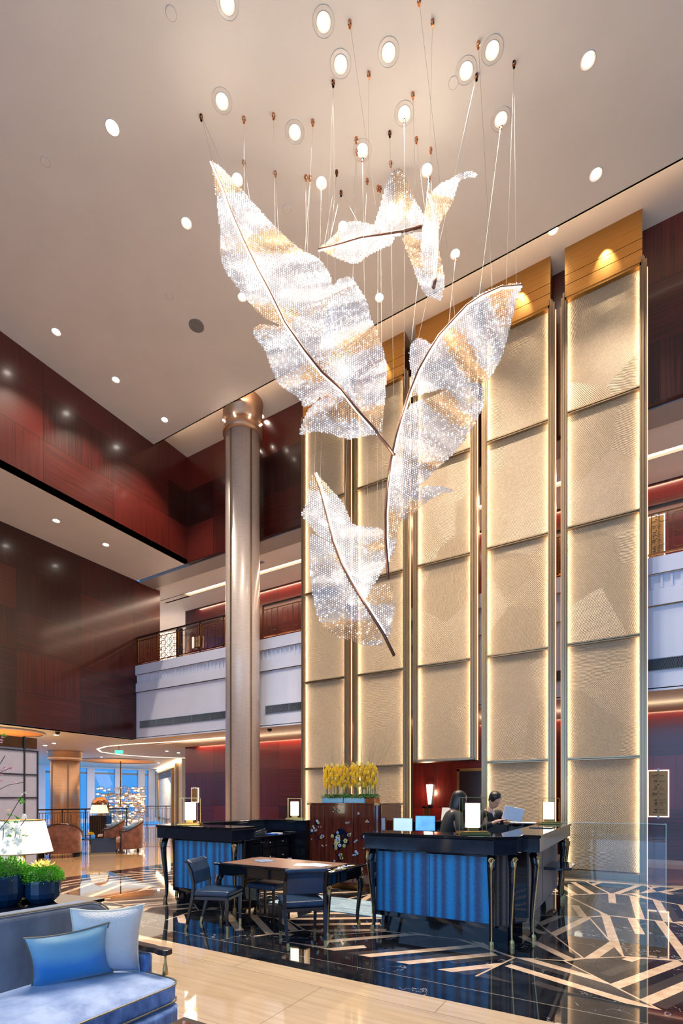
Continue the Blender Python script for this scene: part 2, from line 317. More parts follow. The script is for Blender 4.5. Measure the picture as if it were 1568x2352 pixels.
# ------------------------------------------------------------------ mesh builder
class MB:
    def __init__(s): s.v = []; s.f = []; s.mi = []; s.m = Matrix(); s.slot = 0
    def add(s, vs, fs):
        n = len(s.v); s.v += [tuple(s.m @ Vector(p)) for p in vs]
        for q in fs: s.f.append(tuple(i+n for i in q)); s.mi.append(s.slot)
        return s
    def box(s, x0, x1, y0, y1, z0, z1):
        v = [(x, y, z) for x in (x0, x1) for y in (y0, y1) for z in (z0, z1)]
        return s.add(v, [(0, 1, 3, 2), (4, 6, 7, 5), (0, 4, 5, 1), (2, 3, 7, 6), (0, 2, 6, 4), (1, 5, 7, 3)])
    def cbox(s, c, sz, rot=None):
        x, y, z = (k/2 for k in sz); o = s.m
        s.m = o @ (Matrix.Translation(c) @ (rot.to_matrix().to_4x4() if rot else Matrix())); s.box(-x, x, -y, y, -z, z); s.m = o; return s
    def prism(s, pts, z0, z1):
        n = len(pts); v = [(x, y, z0) for x, y in pts]+[(x, y, z1) for x, y in pts]
        return s.add(v, [tuple(range(n-1, -1, -1)), tuple(range(n, 2*n))]+[(i, (i+1) % n, n+(i+1) % n, n+i) for i in range(n)])
    def lathe(s, prof, seg=24, c=(0, 0, 0), cap=True, sx=1, sy=1):
        v = []; f = []; n = len(prof)
        for k in range(seg):
            a = 2*PI*k/seg
            for r, z in prof: v.append((c[0]+r*sx*math.cos(a), c[1]+r*sy*math.sin(a), c[2]+z))
        for k in range(seg):
            k2 = (k+1) % seg
            for i in range(n-1): f.append((k*n+i, k2*n+i, k2*n+i+1, k*n+i+1))
        if cap:
            f.append(tuple(k*n for k in range(seg-1, -1, -1))); f.append(tuple(k*n+n-1 for k in range(seg)))
        return s.add(v, f)
    def tube(s, pts, r, seg=6, sq=1.0):
        pts = [Vector(p) for p in pts]; n = len(pts); rr = r if isinstance(r, (list, tuple)) else [r]*n
        v = []; f = []; up = None
        for i, p in enumerate(pts):
            d = (pts[min(i+1, n-1)]-pts[max(i-1, 0)]).normalized()
            if up is None: up = Vector((0, 0, 1)) if abs(d.z) < .9 else Vector((1, 0, 0))
            a = d.cross(up).normalized(); b = a.cross(d).normalized(); up = b
            for k in range(seg):
                t = 2*PI*(k+.5)/seg; v.append(tuple(p+(a*math.cos(t)+b*math.sin(t)*sq)*rr[i]))
        for i in range(n-1):
            for k in range(seg): f.append((i*seg+k, i*seg+(k+1) % seg, (i+1)*seg+(k+1) % seg, (i+1)*seg+k))
        f.append(tuple(range(seg-1, -1, -1))); f.append(tuple((n-1)*seg+k for k in range(seg)))
        return s.add(v, f)
    def ball(s, c, r, seg=10, rings=6, sc=(1, 1, 1)):
        prof = [(max(1e-4, r*math.sin(PI*i/rings)), -r*math.cos(PI*i/rings)*sc[2]) for i in range(rings+1)]
        return s.lathe(prof, seg, c, False, sc[0], sc[1])
    def ring(s, c, R0, r, axis='y', seg=16):
        pts = []
        for k in range(seg+1):
            a = 2*PI*k/seg; x, y = R0*math.cos(a), R0*math.sin(a)
            pts.append({'y': (c[0]+x, c[1], c[2]+y), 'x': (c[0], c[1]+x, c[2]+y), 'z': (c[0]+x, c[1]+y, c[2])}[axis])
        return s.tube(pts, r, 4)
    def build(s, name, mat, parent=None, bevel=0, smooth=False, sub=0, solid=0):
        me = bpy.data.meshes.new(name); me.from_pydata(s.v, [], s.f); me.update()
        for q in (mat if isinstance(mat, (list, tuple)) else [mat]): me.materials.append(M[q] if isinstance(q, str) else q)
        if len(me.polygons) == len(s.mi) and isinstance(mat, (list, tuple)): me.polygons.foreach_set('material_index', s.mi)
        if smooth: me.polygons.foreach_set('use_smooth', [True]*len(me.polygons))
        o = bpy.data.objects.new(name, me); COL.objects.link(o)
        if parent is not None: o.parent = parent
        if solid: md = o.modifiers.new('solid', 'SOLIDIFY'); md.thickness = solid; md.offset = 0
        if bevel: md = o.modifiers.new('bevel', 'BEVEL'); md.width = bevel; md.segments = 2; md.limit_method = 'ANGLE'; md.angle_limit = R(40)
        if sub: md = o.modifiers.new('sub', 'SUBSURF'); md.levels = sub; md.render_levels = sub
        return o
def tag(o, label, cat, group=None, kind=None):
    o['label'] = label; o['category'] = cat
    if group: o['group'] = group
    if kind: o['kind'] = kind
    return o
def thing(name, label, cat, loc=(0, 0, 0), rz=0, group=None):
    o = bpy.data.objects.new(name, None); COL.objects.link(o); o.location = loc; o.rotation_euler = (0, 0, rz); o.empty_display_size = .1
    return tag(o, label, cat, group)
def struct(name, mb, mat, **kw): o = mb.build(name, mat, **kw); o['kind'] = 'structure'; return o
def children(o): return [c for c in COL.objects if c.parent == o]
def dup(o, loc, rz=None, label=None):
    kids = {}
    for c in COL.objects:
        if c.parent: kids.setdefault(c.parent, []).append(c)
    def rec(x, par):
        n = x.copy(); COL.objects.link(n)
        if par is not None: n.parent = par
        for k in kids.get(x, []): rec(k, n)
        return n
    r = rec(o, None); r.location = loc
    if rz is not None: r.rotation_euler = (0, 0, rz)
    if label: r['label'] = label
    return r
ORD = 'first second third fourth fifth sixth seventh eighth ninth tenth eleventh twelfth thirteenth fourteenth fifteenth sixteenth seventeenth eighteenth nineteenth twentieth twenty-first twenty-second twenty-third twenty-fourth twenty-fifth twenty-sixth twenty-seventh twenty-eighth twenty-ninth thirtieth'.split()
# ------------------------------------------------------------------ room shell
fl = MB()
def quad(mb, x0, x1, y0, y1, z, up=True):
    v = [(x0, y0, z), (x1, y0, z), (x1, y1, z), (x0, y1, z)]; mb.add(v, [(0, 1, 2, 3) if up else (3, 2, 1, 0)])
XB, XM, XE = -9.72, -9.30, 9.0
fl.slot = 0; quad(fl, XB, XE, -9, 3.71, 0)
fl.slot = 1; quad(fl, XB, XE, 3.71, 4.34, 0); quad(fl, XB, XM, 4.34, 10.42, 0)
fl.slot = 2; quad(fl, XM, XE, 4.34, 10.42, 0)
fl.slot = 0; quad(fl, XB, XE, 10.42, 10.75, 0)
fl.slot = 3; quad(fl, -24.2, XB, -9, 10.75, 0); quad(fl, -24.2, -12, 10.75, 26, 0)
fl.slot = 4; quad(fl, -12, XE, 10.75, 14.3, 0)
struct('floor', fl, ['beige', 'border', 'mosaic', 'lounge', 'rosy'])
c = MB(); quad(c, XU, XE, -9, 10.03, ZC, False); c.box(XU, XE, 10.0, 10.03, ZC, ZP); quad(c, XU, XE, 10.03, YB, ZP, False)
struct('ceiling', c, 'paint')
# lower ceiling over the left gallery, the back gallery and the ground floor
c = MB(); c.box(XL-.3, XU, -9, YB, ZS, ZS+.12); struct('trim_1', c, 'paint')
c = MB(); c.box(-15.7, XE, 12.05, 12.93, ZS, ZS+.1); c.box(-15.7, -14.4, 12.9, 13.2, ZS, ZS+.1); c.box(-15.7, XE, 13.13, YR+.1, ZS, ZS+.1); c.box(-24, -15.7, YB, 20, ZS, ZS+.1)
struct('trim_2', c, 'paint')
c = MB(); c.box(XL, XE, YB+.12, 12.02, ZS-.03, ZS+.1); struct('trim_9', c, 'beam')
c = MB(); c.box(-14.38, XE, 12.93, 13.13, ZS+.06, ZS+.1); struct('trim_3', c, 'ledsoft')
c = MB(); c.box(-31, XL-.02, -9, 11.3, ZG, ZG+.2); c.box(-31, XE, 11.3, 12.70, ZG, ZG+.2); c.box(-15.7, XE, 12.78, YR-.12, ZG, ZG+.2); c.box(-31, -15.7, 12.70, 26, ZG, ZG+.2)
struct('trim_4', c, 'paint')
c = MB(); c.box(-15.7, XE, 12.70, 12.78, ZG+.04, ZG+.08); struct('trim_5', c, 'ledsoft')
# walls
c = MB(); c.box(XU-.12, XU, -9, YB, ZS, ZP+.1); struct('wall_left_upper', c, 'wood')
c = MB(); c.box(XL-.3, XL, -9, YB+.02, ZG, ZS); struct('wall_left_lower', c, 'wood')
c = MB(); c.box(XU, XE, YB, YB+.12, ZS, ZP+.1); struct('wall_back_upper', c, 'wood')
c = MB(); c.box(-15.7, XE, YR, YR+.2, 0, ZG+.3); struct('wall_back_ground', c, 'wood_red')
c = MB(); c.box(-15.7, XE, YR, YR+.2, 6.0, ZS+.3); struct('wall_back_gallery', c, 'wood_red')
c = MB(); c.box(XL-.3, XL, YB+.02, YB+1.0, 5.9, ZS); struct('wall_gallery_return', c, 'wood')
c = MB(); c.box(-24, -23.8, YB, 20, 6, ZS); c.box(-24, -15.7, 19.8, 20, 6, ZS); struct('wall_gallery_far', c, 'cream')
c = MB(); c.box(XE, XE+.2, -9, YR+.2, 0, 1); c.box(XE, XE+.2, -9, YR+.2, 8.5, ZP+.1); c.box(XE, XE+.2, 9, YR+.2, 1, 8.5); struct('wall_right', c, 'wood')
c = MB(); c.box(-31, -10, -9.2, -9, 0, ZP+.1); c.box(6.5, XE, -9.2, -9, 0, ZP+.1); c.box(-10, 6.5, -9.2, -9, 8.7, ZP+.1); c.box(-10, 6.5, -9.2, -9, 0, .3); struct('wall_front', c, 'cream')
for x in (-7.2, -4.5, -1.8, .9, 3.6): c = MB(); c.box(x-.06, x+.06, -9.15, -9.03, .3, 8.7); struct('window_1', c, 'bronzed')
for y in (-4.5, 0, 4.5): c = MB(); c.box(XE+.03, XE+.15, y-.06, y+.06, 1, 8.5); struct('window_2', c, 'bronzed')
# white balcony front with mouldings
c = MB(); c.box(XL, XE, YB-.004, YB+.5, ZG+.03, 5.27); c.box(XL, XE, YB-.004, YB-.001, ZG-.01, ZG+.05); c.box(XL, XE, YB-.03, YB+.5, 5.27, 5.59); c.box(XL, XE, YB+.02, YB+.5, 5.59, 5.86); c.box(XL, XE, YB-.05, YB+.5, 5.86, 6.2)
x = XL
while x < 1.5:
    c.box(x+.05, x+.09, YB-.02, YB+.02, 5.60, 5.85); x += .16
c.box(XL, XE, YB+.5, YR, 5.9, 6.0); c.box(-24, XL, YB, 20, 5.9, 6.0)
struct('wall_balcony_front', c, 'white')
c = MB(); c.box(XL, XE, YB-.045, YB-.03, 5.255, 5.275); c.box(XL, XE, YB-.056, YB-.05, 5.865, 5.88); struct('trim_6', c, 'bronze')
def grille(name, x0, x1, label):
    t = thing(name, label, 'vent', (x0, YB-.012, 4.03))
    m = MB(); m.box(0, x1-x0, 0, .01, 0, .22); m.build('backing', 'black', t)
    m = MB(); x = 0; w = x1-x0
    while x < w-.02:
        for j in range(4):
            z = .01+.055*j; o = .018*(j % 2)
            m.tube([(x+o, -.004, z), (x+.009+o, -.004, z+.028), (x+o, -.004, z+.055)], .0042, 3); m.tube([(x+.022+o, -.004, z), (x+.013+o, -.004, z+.028), (x+.022+o, -.004, z+.055)], .0042, 3)
        x += .04
    m.build('lattice', 'grille', t)
    m = MB(); m.box(0, w, -.01, 0, -.01, .005); m.box(0, w, -.01, 0, .215, .23)
    x = 0
    while x < w: m.box(x-.008, x+.008, -.01, 0, 0, .22); x += .84
    m.build('frame', 'grille', t)
grille('vent_grille', XL+.2, -9.95, 'long grey slotted vent grille in white balcony front, left of the tall column')
grille('vent_grille', -9.2, -7.75, 'grey slotted vent grille in white balcony front, between the tall column and gold panels')
grille('vent_grille', .22, 1.6, 'grey slotted vent grille in white balcony front, right of the gold panels')
grille('vent_grille', -1.42, -1.24, 'short piece of vent grille seen in the gap beside the rightmost gold panel tower')
# skirting
c = MB(); c.box(-15.7, XE, YR-.03, YR, 0, .10); o = struct('baseboard_back', c, 'trim')
# ------------------------------------------------------------------ balustrades
def railing(name, p0, p1, z, label, ht=1.03, bay=1.12, over=.04, mats=('dwood', 'bronze', 'copper')):
    p0 = Vector((p0[0], p0[1], 0)); p1 = Vector((p1[0], p1[1], 0)); Ln = (p1-p0).length; a = math.atan2(p1.y-p0.y, p1.x-p0.x)
    t = thing(name, label, 'railing', (p0.x, p0.y, z), a)
    m = MB(); m.box(0, Ln, -over, over, ht-.05, ht); m.build('handrail', mats[0], t, bevel=.008)
    m = MB(); m.box(0, Ln, -.015, .015, ht-.16, ht-.14); m.build('upper_rail', mats[1], t)
    m = MB(); m.box(0, Ln, -.02, .02, .08, .11); m.build('bottom_rail', mats[2], t)
    n = max(1, round(Ln/bay)); b = Ln/n
    post = None; inf = None
    for i in range(n+1):
        if post is None:
            m = MB(); m.box(-.02, .02, -.02, .02, 0, ht-.05); post = m.build('post', mats[1], t); po = post
        else: po = post.copy(); COL.objects.link(po)
        po.location = (i*b, 0, 0)
    for i in range(n):
        if inf is None:
            m = MB(); zt = ht-.14; zb = .1
            for u in (.09, .2, .33, .67, .80, .91): m.box(b*u-.007, b*u+.007, -.007, .007, zb, zt)
            m.box(b*.2, b*.33, -.005, .005, .25, .258); m.box(b*.2, b*.33, -.005, .005, .7, .708); m.box(b*.67, b*.8, -.005, .005, .25, .258); m.box(b*.67, b*.8, -.005, .005, .7, .708)
            w = .1; cx_ = b*.5; loop = []
            for (sx, sy, a0) in ((1, 1, 0), (-1, 1, 90), (-1, -1, 180), (1, -1, 270)):
                for q in (0, 30, 60, 90):
                    aa = R(a0+q); loop.append((cx_+sx*(w-.05)+.05*math.cos(aa), 0, (zt+zb)/2+sy*((zt-zb)/2-.12)+.05*math.sin(aa)))
            loop.append(loop[0]); m.tube(loop, .007, 4)
            m.ring((b*.5, 0, (zt+zb)/2), .045, .007); m.ring((b*.145, 0, .42), .035, .006); m.ring((b*.855, 0, .42), .035, .006)
            inf = m.build('bronze_infill', mats[1], t); q_ = inf
        else: q_ = inf.copy(); COL.objects.link(q_)
        q_.location = (i*b, 0, 0)
    return t
railing('gallery_railing', (XL+.02, YB+.05), (-9.9, YB+.05), 6.2, 'bronze railing with dark handrail on the white balcony, left of the tall column')
railing('gallery_railing', (-9.35, YB+.05), (-7.75, YB+.05), 6.2, 'bronze railing on the white balcony between the tall column and gold panels')
railing('gallery_railing', (.20, YB+.05), (2.4, YB+.05), 6.2, 'bronze railing on the white balcony right of the gold panels')
railing('gallery_railing', (-1.44, YB+.05), (-1.22, YB+.05), 6.2, 'sliver of bronze railing in the gap beside the rightmost gold panel tower', bay=.3)
# ------------------------------------------------------------------ tall column
def column(name, x, y, r, z1, label, cap=.95, ribs=(0.9, -.35, 2.2, 3.5, 4.7)):
    t = thing(name, label, 'column', (x, y, 0))
    prof = [(r, 0), (r, z1-cap)]
    m = MB(); m.lathe(prof, 48); m.build('shaft', 'column' if z1 > 6 else 'capital', t, smooth=False)
    for p in t.children if False else children(t): p.data.polygons.foreach_set('use_smooth', [len(q.vertices) == 4 for q in p.data.polygons])
    for a in ribs:
        m = MB()
        for da in (-.05, .0, .05): m.box(r*math.cos(a+da)-.007, r*math.cos(a+da)+.007, r*math.sin(a+da)-.007, r*math.sin(a+da)+.007, 0, z1-cap)
        m.build('rib', 'frame', t)
    k = r*1.16
    m = MB(); m.lathe([(r+.01, z1-cap-.02), (k-.03, z1-cap), (k, z1-cap+.03), (k, z1-cap*.75), (k-.04, z1-cap*.72), (k-.04, z1-cap*.66), (k, z1-cap*.62), (k, z1-.02), (k+.02, z1)], 48); m.build('capital', 'capital', t, smooth=True)
    m = MB(); m.lathe([(k+.03, 0), (k+.03, .18), (r+.02, .24)], 48); m.build('base', 'bronzed', t)
    if z1 > 6:
        for i in range(8):
            a = i*PI/4+.3; m = MB(); m.ball(((k+.01)*math.cos(a), (k+.01)*math.sin(a), z1-cap*.72), .025); m.build('capital_light', 'bulb', t)
    return t
column('round_column', -9.42, 10.55, .47, ZP, 'tall round bronze-wrapped column rising to the atrium ceiling')
column('round_column', -21.4, 12.55, .57, ZG, 'short round copper column in the lounge beyond the railing', cap=.42)
# ------------------------------------------------------------------ gold panel towers
PW = ['leftmost gold panel tower, beside the white balcony', 'second gold panel tower from the left, behind the yellow orchids', 'middle gold panel tower stopping above the doorway',
      'fourth gold panel tower, behind the two receptionists', 'rightmost gold panel tower, behind the glass screen']
ZD = [.0, 2.36, 4.65, 6.99, 9.30, 11.58]
for k in range(5):
    xc = -.526-1.6*(4-k); t = thing('wall_panel_tower', PW[k], 'wall panel', (xc, YP, 0))
    z0 = 2.42 if k == 2 else 0; w = .705; g = .085
    m = MB(); m.box(-w, w, .12, .34, z0, ZP-.95); m.build('backing', 'bronzed', t)
    for s in (-1, 1):
        m = MB(); x0, x1 = sorted((s*w, s*(w-g)))
        for (a, b, y) in ((0, .34, 0), (.34, .42, .03), (.42, .78, .0), (.78, 1, .035)):
            m.box(x0+(x1-x0)*a, x0+(x1-x0)*b, y, .14, z0, 11.72)
        xa, xb = sorted((s*w, s*(w+.035))); m.box(xa, xb, .05, .34, z0, 11.68)
        m.build('side_frame', 'frame', t)
        xa, xb = sorted((s*(w+.035), s*(w+.05))); m = MB(); m.box(xa, xb, .15, .17, z0, 11.6); m.build('edge_light', 'edgeled', t)
    zs = [z for z in ZD if z > z0+.3]
    lo = z0+(.06 if k == 2 else .16)
    if k == 2:
        m = MB(); m.box(-w, w, 0, .14, z0, z0+.05); m.box(-w, w, -.015, .1, z0+.012, z0+.035); m.build('bottom_frame', 'frame', t)
    else:
        m = MB(); m.box(-w+.08, w-.08, .0, .12, 0, .14); m.box(-w+.08, w-.08, -.012, .1, .10, .13); m.build('bottom_frame', 'frame', t)
    for j, z in enumerate(zs):
        m = MB(); m.box(-w+g, w-g, .085, .12, lo, z-.03); m.build('fabric_panel', 'panel', t)
        if z < 11: m = MB(); m.box(-w+g, w-g, .02, .1, z-.035, z-.012); m.box(-w+g, w-g, .01, .1, z-.004, z+.022); m.build('divider', 'frame', t)
        lo = z+.03
    m = MB(); m.box(-w+.04, w-.04, .0, .1, 11.55, 11.62); m.box(-w+.06, w-.06, -.01, .1, 11.6, 11.66); m.build('top_moulding', 'gold', t)
    m = MB(); m.box(-w+.04, w-.04, .02, .34, 11.66, 11.86); m.box(-w+.04, w-.04, .02, .34, 11.87, 12.06); m.box(-w+.04, w-.04, .02, .34, 12.07, ZP); m.build('bronze_top', 'gold', t)
    for s in (-1, 1):
        hgt = 11.5-z0
        area('panel_led', (xc+s*(w-g-.004), YP+.045, z0+hgt/2+.05), Euler((R(90), 0, R(90)*s + R(28)*-s), 'XYZ'), .02, hgt, 24 if k != 2 else 19, (1, .80, .58))
    spot('tower_spot', (xc+.05, YP-.30, ZP-.05), 60, 38, .5, (1, .8, .5), (R(20), 0, 0), .02)
# doorway, sconce and signs on the ground-floor back wall
c = MB(); c.box(-4.42, -4.34, YR-.06, YR+.01, 0, 2.42); c.box(-4.42, -2.9, YR-.06, YR+.01, 2.36, 2.44); d = struct('trim_7', c, 'gold')
c = MB(); c.box(-4.33, -3.55, YR-.05, YR-.01, 0, 2.36); d = struct('door_1', c, 'dwood'); h_ = MB(); h_.box(-3.62, -3.60, YR-.1, YR-.06, .9, 1.5); h_.build('door_handle', 'chrome', d)
t = thing('wall_sconce', 'lit alabaster wall sconce glowing on red wood wall', 'wall light', (-5.24, YR-.02, 1.35))
m = MB(); m.lathe([(.045, .05), (.085, .35), (.11, .62), (.105, .64)], 8, (0, -.06, 0)); m.build('glass_shade', 'lampglow', t)
m = MB()
for a in range(8):
    an = 2*PI*a/8; m.tube([(.05*math.cos(an), -.06+.05*math.sin(an), .05), (.115*math.cos(an), -.06+.115*math.sin(an), .64)], .005, 4)
m.box(-.03, .03, -.02, .02, .0, .6); m.build('bracket', 'bronzed', t)
pl = bpy.data.lights.new('sconce_light', 'POINT'); pl.energy = 26; pl.color = (1, .55, .32); pl.shadow_soft_size = .08; po = bpy.data.objects.new('sconce_light', pl); COL.objects.link(po); po.location = (-5.24, YR-.32, 1.75)
t = thing('pedestal', 'slim gilded pedestal below the wall sconce', 'stand', (-5.2, YR-.35, 0)); m = MB(); m.box(-.09, .09, -.09, .09, 0, 1.3); m.build('shaft', 'gold', t, bevel=.01); m = MB(); m.box(-.12, .12, -.12, .12, 1.3, 1.34); m.build('top', 'lacq', t)
rows = [('c', 3, 0), ('l', 9, 10), ('g', 0, 0), ('c', 1, 0), ('l', 6, 12), ('l', 6, 12), ('g', 0, 0), ('c', 2, 0), ('l', 5, 8), ('l', 4, 6), ('l', 6, 10), ('g', 0, 0), ('c', 2, 0), ('l', 8, 10), ('l', 8, 12), ('g', 0, 0), ('c', 1, 0), ('l', 4, 14), ('l', 6, 14), ('l', 4, 14), ('l', 5, 8), ('l', 5, 9), ('g', 0, 0), ('c', 1, 0), ('l', 5, 10), ('l', 4, 9), ('l', 7, 12)]
def sign(name, x0, x1, z0, z1, label, knob=True, lit='ledsoft'):
    t = thing(name, label, 'sign', (x0, YR-.03, z0)); w, h = x1-x0, z1-z0
    m = MB(); m.box(0, w, -.02, .02, 0, h); m.build('plate', 'plate', t)
    m = MB(); e = .025
    m.box(-e, w+e, -.005, .015, h, h+e); m.box(-e, w+e, -.005, .015, -e, 0); m.box(-e, 0, -.005, .015, 0, h); m.box(w, w+e, -.005, .015, 0, h); m.build('lit_edge', lit, t)
    m = MB(); z = h-.09*h/1.1; rnd = random.Random(3); st = (h*.88)/len(rows); u = w*.9/26
    for kk, a, b in rows:
        if kk == 'c': m.box(w/2-a*u*.6, w/2+a*u*.6, -.023, -.02, z, z+st*.45)
        elif kk == 'g': m.box(w*.1, w*.92, -.022, -.02, z+st*.3, z+st*.36)
        else:
            for q in range(a): m.box(w*.47-(q+1)*u, w*.47-(q+1)*u+u*.8, -.023, -.02, z, z+st*.55)
            for q in range(b): m.box(w*.53+q*u*.8, w*.53+q*u*.8+u*.6, -.022, -.02, z+.1*st, z+st*rnd.choice((.35, .45)))
        z -= st
    m.build('lettering', 'black', t)
    if knob:
        for zz in (-.03, h+.03): m = MB(); m.tube([(w/2, -.05, zz), (w/2, .0, zz)], .035, 8); m.build('fixing_stud', 'pearl', t)
sign('wall_directory', .31, .70, 1.15, 2.23, 'tall gilt wall directory with lit edge on ground-floor red wall')
sign('wall_directory', .31, .62, 7.2, 8.35, 'tall gilt wall directory with lit edge behind the upper balcony railing')
sign('wall_directory', -15.3, -14.95, 1.45, 1.99, 'small gilt wall directory on red wall behind the left reception lamp')
t = thing('lit_picture', 'small square lit panel behind the upper balcony railing, left of column', 'sign', (-15.2, YR-.05, 7.62)); m = MB(); m.box(0, .42, -.02, .02, 0, .4); m.build('plate', 'plate', t); m = MB(); m.box(-.02, .05, -.03, -.02, -.02, .42); m.box(.37, .44, -.03, -.02, -.02, .42); m.build('lit_edge', 'led', t)
# cove light above the red walls, gallery lights, added ceiling uplight
area('cove_ground', (-4, YR-.10, ZG+.02), (R(-8), 0, 0), 22, .05, 190, (1, .62, .42))
area('cove_gallery', (-4, YR-.12, ZS-.02), (R(-8), 0, 0), 22, .05, 170, (1, .62, .42))
area('gallery_fill', (-4, 12.7, ZS-.03), (0, 0, 0), 22, .3, 210, (1, .74, .55))
area('ground_fill', (-3, 12.3, ZG-.02), (0, 0, 0), 22, .3, 60, (1, .74, .55))
area('ground_ceiling_uplight', (-3.4, 12.74, ZG-.35), (R(180), 0, 0), 22, .10, 60, (1, .8, .6), R(170))  # added uplight, unseen from below, brightens the ground-floor ceiling
area('gallery_room', (-19.5, 15, ZS-.1), (0, 0, 0), 5, 5, 240, (1, .85, .7))
# lattice screen at the end of the upper gallery
t = thing('lattice_screen', 'backlit bronze lattice screen standing at left end of upper gallery', 'screen', (-17.9, 13.2, 6.0), R(15))
m = MB(); m.box(0, 2.2, .06, .08, 0, 2.3); m.build('lit_backing', 'ledsoft', t)
m = MB()
for i in range(9):
    for j in range(9):
        m.ring((.14+i*.245, 0, .14+j*.25), .11, .014, 'y', 6)
m.build('lattice', 'bronzed', t); m = MB(); m.box(2.2, 2.42, -.05, .1, 0, 2.4); m.build('frame_post', 'black', t)
# ------------------------------------------------------------------ ceiling fittings
big = [(522, 8), (743, 50), (892, 120), (782, 147), (510, 232), (1130, 115), (1070, 162), (677, 303), (928, 261), (1150, 274), (832, 345)]
mid = [(258, 292), (1350, 138), (738, 420), (545, 412), (980, 390), (1368, 400), (428, 512), (1045, 583), (871, 683), (129, 762), (266, 872), (378, 964), (788, 520), (556, 682)]
allp = sorted(big+mid); proto = {}
for i, q in enumerate(allp):
    p = atz(*q, ZC) if q not in () else None; isb = q in big; star = q == (258, 292); key = 's' if star else ('b' if isb else 'm')
    nm = 'fiercely bright recessed downlight, brightest point of the ceiling at left' if star else ('ringed glass downlight in the main ceiling, %s ceiling light counted from the left' if isb else 'small recessed downlight in the main ceiling, %s ceiling light counted from the left') % ORD[i]
    if key not in proto:
        t = thing('ceiling_downlight', nm, 'ceiling light', p, 0, 'downlights in the main ceiling')
        if isb:
            m = MB(); m.ring((0, 0, -.006), .150, .005, 'z', 28); m.lathe([(.105, 0), (.108, -.004), (.145, -.004), (.148, 0)], 28, cap=False); m.build('glass_ring', 'ringm', t)
        m = MB(); m.lathe([(.075, 0), (.10, -.01), (.105, 0)], 24, cap=False); m.build('trim_ring', 'trim', t)
        m = MB(); m.lathe([(.001, -.006), (.045 if not star else .055, -.006)], 20, cap=False); m.lathe([(.045, -.004), (.075, .0)], 20, cap=False)
        m.build('lamp', 'bigbulb' if star else 'bulb', t); proto[key] = t
    else: dup(proto[key], p, None, nm)
    spot('downlight_beam', (p.x, p.y, p.z-.05), K_SPOT*(1.8 if star else (.62 if isb else 1.15)), 84 if isb else 94, .7, (1, .86, .70))
def disc(name, q, z, r, mat, label, cat, depth=.012):
    p = atz(*q, z); t = thing(name, label, cat, p); m = MB(); m.lathe([(r, 0), (r, -depth), (r*.9, -depth-.004)], 28); m.build('cover', mat, t); m = MB(); m.lathe([(r*1.0, 0), (r*1.08, -.006), (r*1.08, 0)], 28, cap=False); m.build('rim', 'trim', t)
disc('ceiling_speaker', (451, 748), ZC, .16, 'spk', 'round grey loudspeaker grille in the main ceiling', 'speaker')
for q, lb in [((393, 30), 'blank cover plate in ceiling near the top edge'), ((104, 372), 'blank round cover plate in ceiling, left of the bright star light'), ((658, 480), 'blank round cover plate in ceiling behind the large leaf'), ((1041, 190), 'blank round cover plate in ceiling between ringed downlights'), ((190, 830), 'blank round cover plate in ceiling near the left wood wall'), ((390, 680), 'blank round cover plate in ceiling left of the large leaf')]:
    disc('cover_plate', q, ZC, .07, 'paint', lb, 'cover plate', .006)
for q, z, lb in [((129, 1196), ZS, 'left downlight in the soffit under the left wood fascia'), ((243, 1251), ZS, 'right downlight in the soffit under the left wood fascia')]:
    dup(proto['m'], atz(*q, z)+Vector((0, 0, -.001)), None, lb)
    p = atz(*q, z); spot('soffit_beam', (p.x, p.y, z-.06), 240, 60, .6)
for q, lb in [((583, 928), 'tiny downlight beside the capital of the tall column'), ((599, 956), 'tiny downlight between column capital and upper wood wall'), ((1270, 527), 'small downlight in ceiling in front of fourth gold panel tower')]:
    dup(proto['m'], atz(*q, ZP)+Vector((0, 0, -.001)), None, lb)
gl = [(129, 1688), (104, 1712), (124, 1707), (112, 1727), (186, 1731), (233, 1739), (283, 1743), (364, 1752), (383, 1725), (410, 1729), (183, 1738)]
for i, q in enumerate(sorted(gl)):
    p = atz(*q, ZG); d = dup(proto['m'], p+Vector((0, 0, -.002)), None, 'small downlight in the low lounge ceiling, %s from the left' % ORD[i]); d['group'] = 'downlights in the lounge ceiling'
area('lounge_fill', (-20, 9, ZG-.05), (0, 0, 0), 9, 12, 330, (1, .82, .62))
area('lounge_fill', (-27, 14, ZG-.05), (0, 0, 0), 5, 12, 160, (1, .82, .62))
c = MB(); c.box(.0, .35, 0, .12, -.01, 0); t = thing('ceiling_vent', 'small grey vent in the gallery ceiling right of column', 'vent', onY(583, 1285, 12.4)); t.location.z = ZS-.001; c.build('grille', 'grille', t)
t = thing('cctv_camera', 'small dome camera on edge of ceiling above the lounge', 'camera', atz(132, 1681, ZG)); m = MB(); m.lathe([(.07, 0), (.07, -.03), (.05, -.07), (.001, -.09)], 16, cap=False); m.build('dome', 'black', t)
t = thing('cctv_camera', 'small dome camera under white balcony right of column', 'camera', atz(619, 1674, ZG)); m = MB(); m.lathe([(.07, 0), (.07, -.03), (.05, -.07), (.001, -.09)], 16, cap=False); m.build('dome', 'black', t)
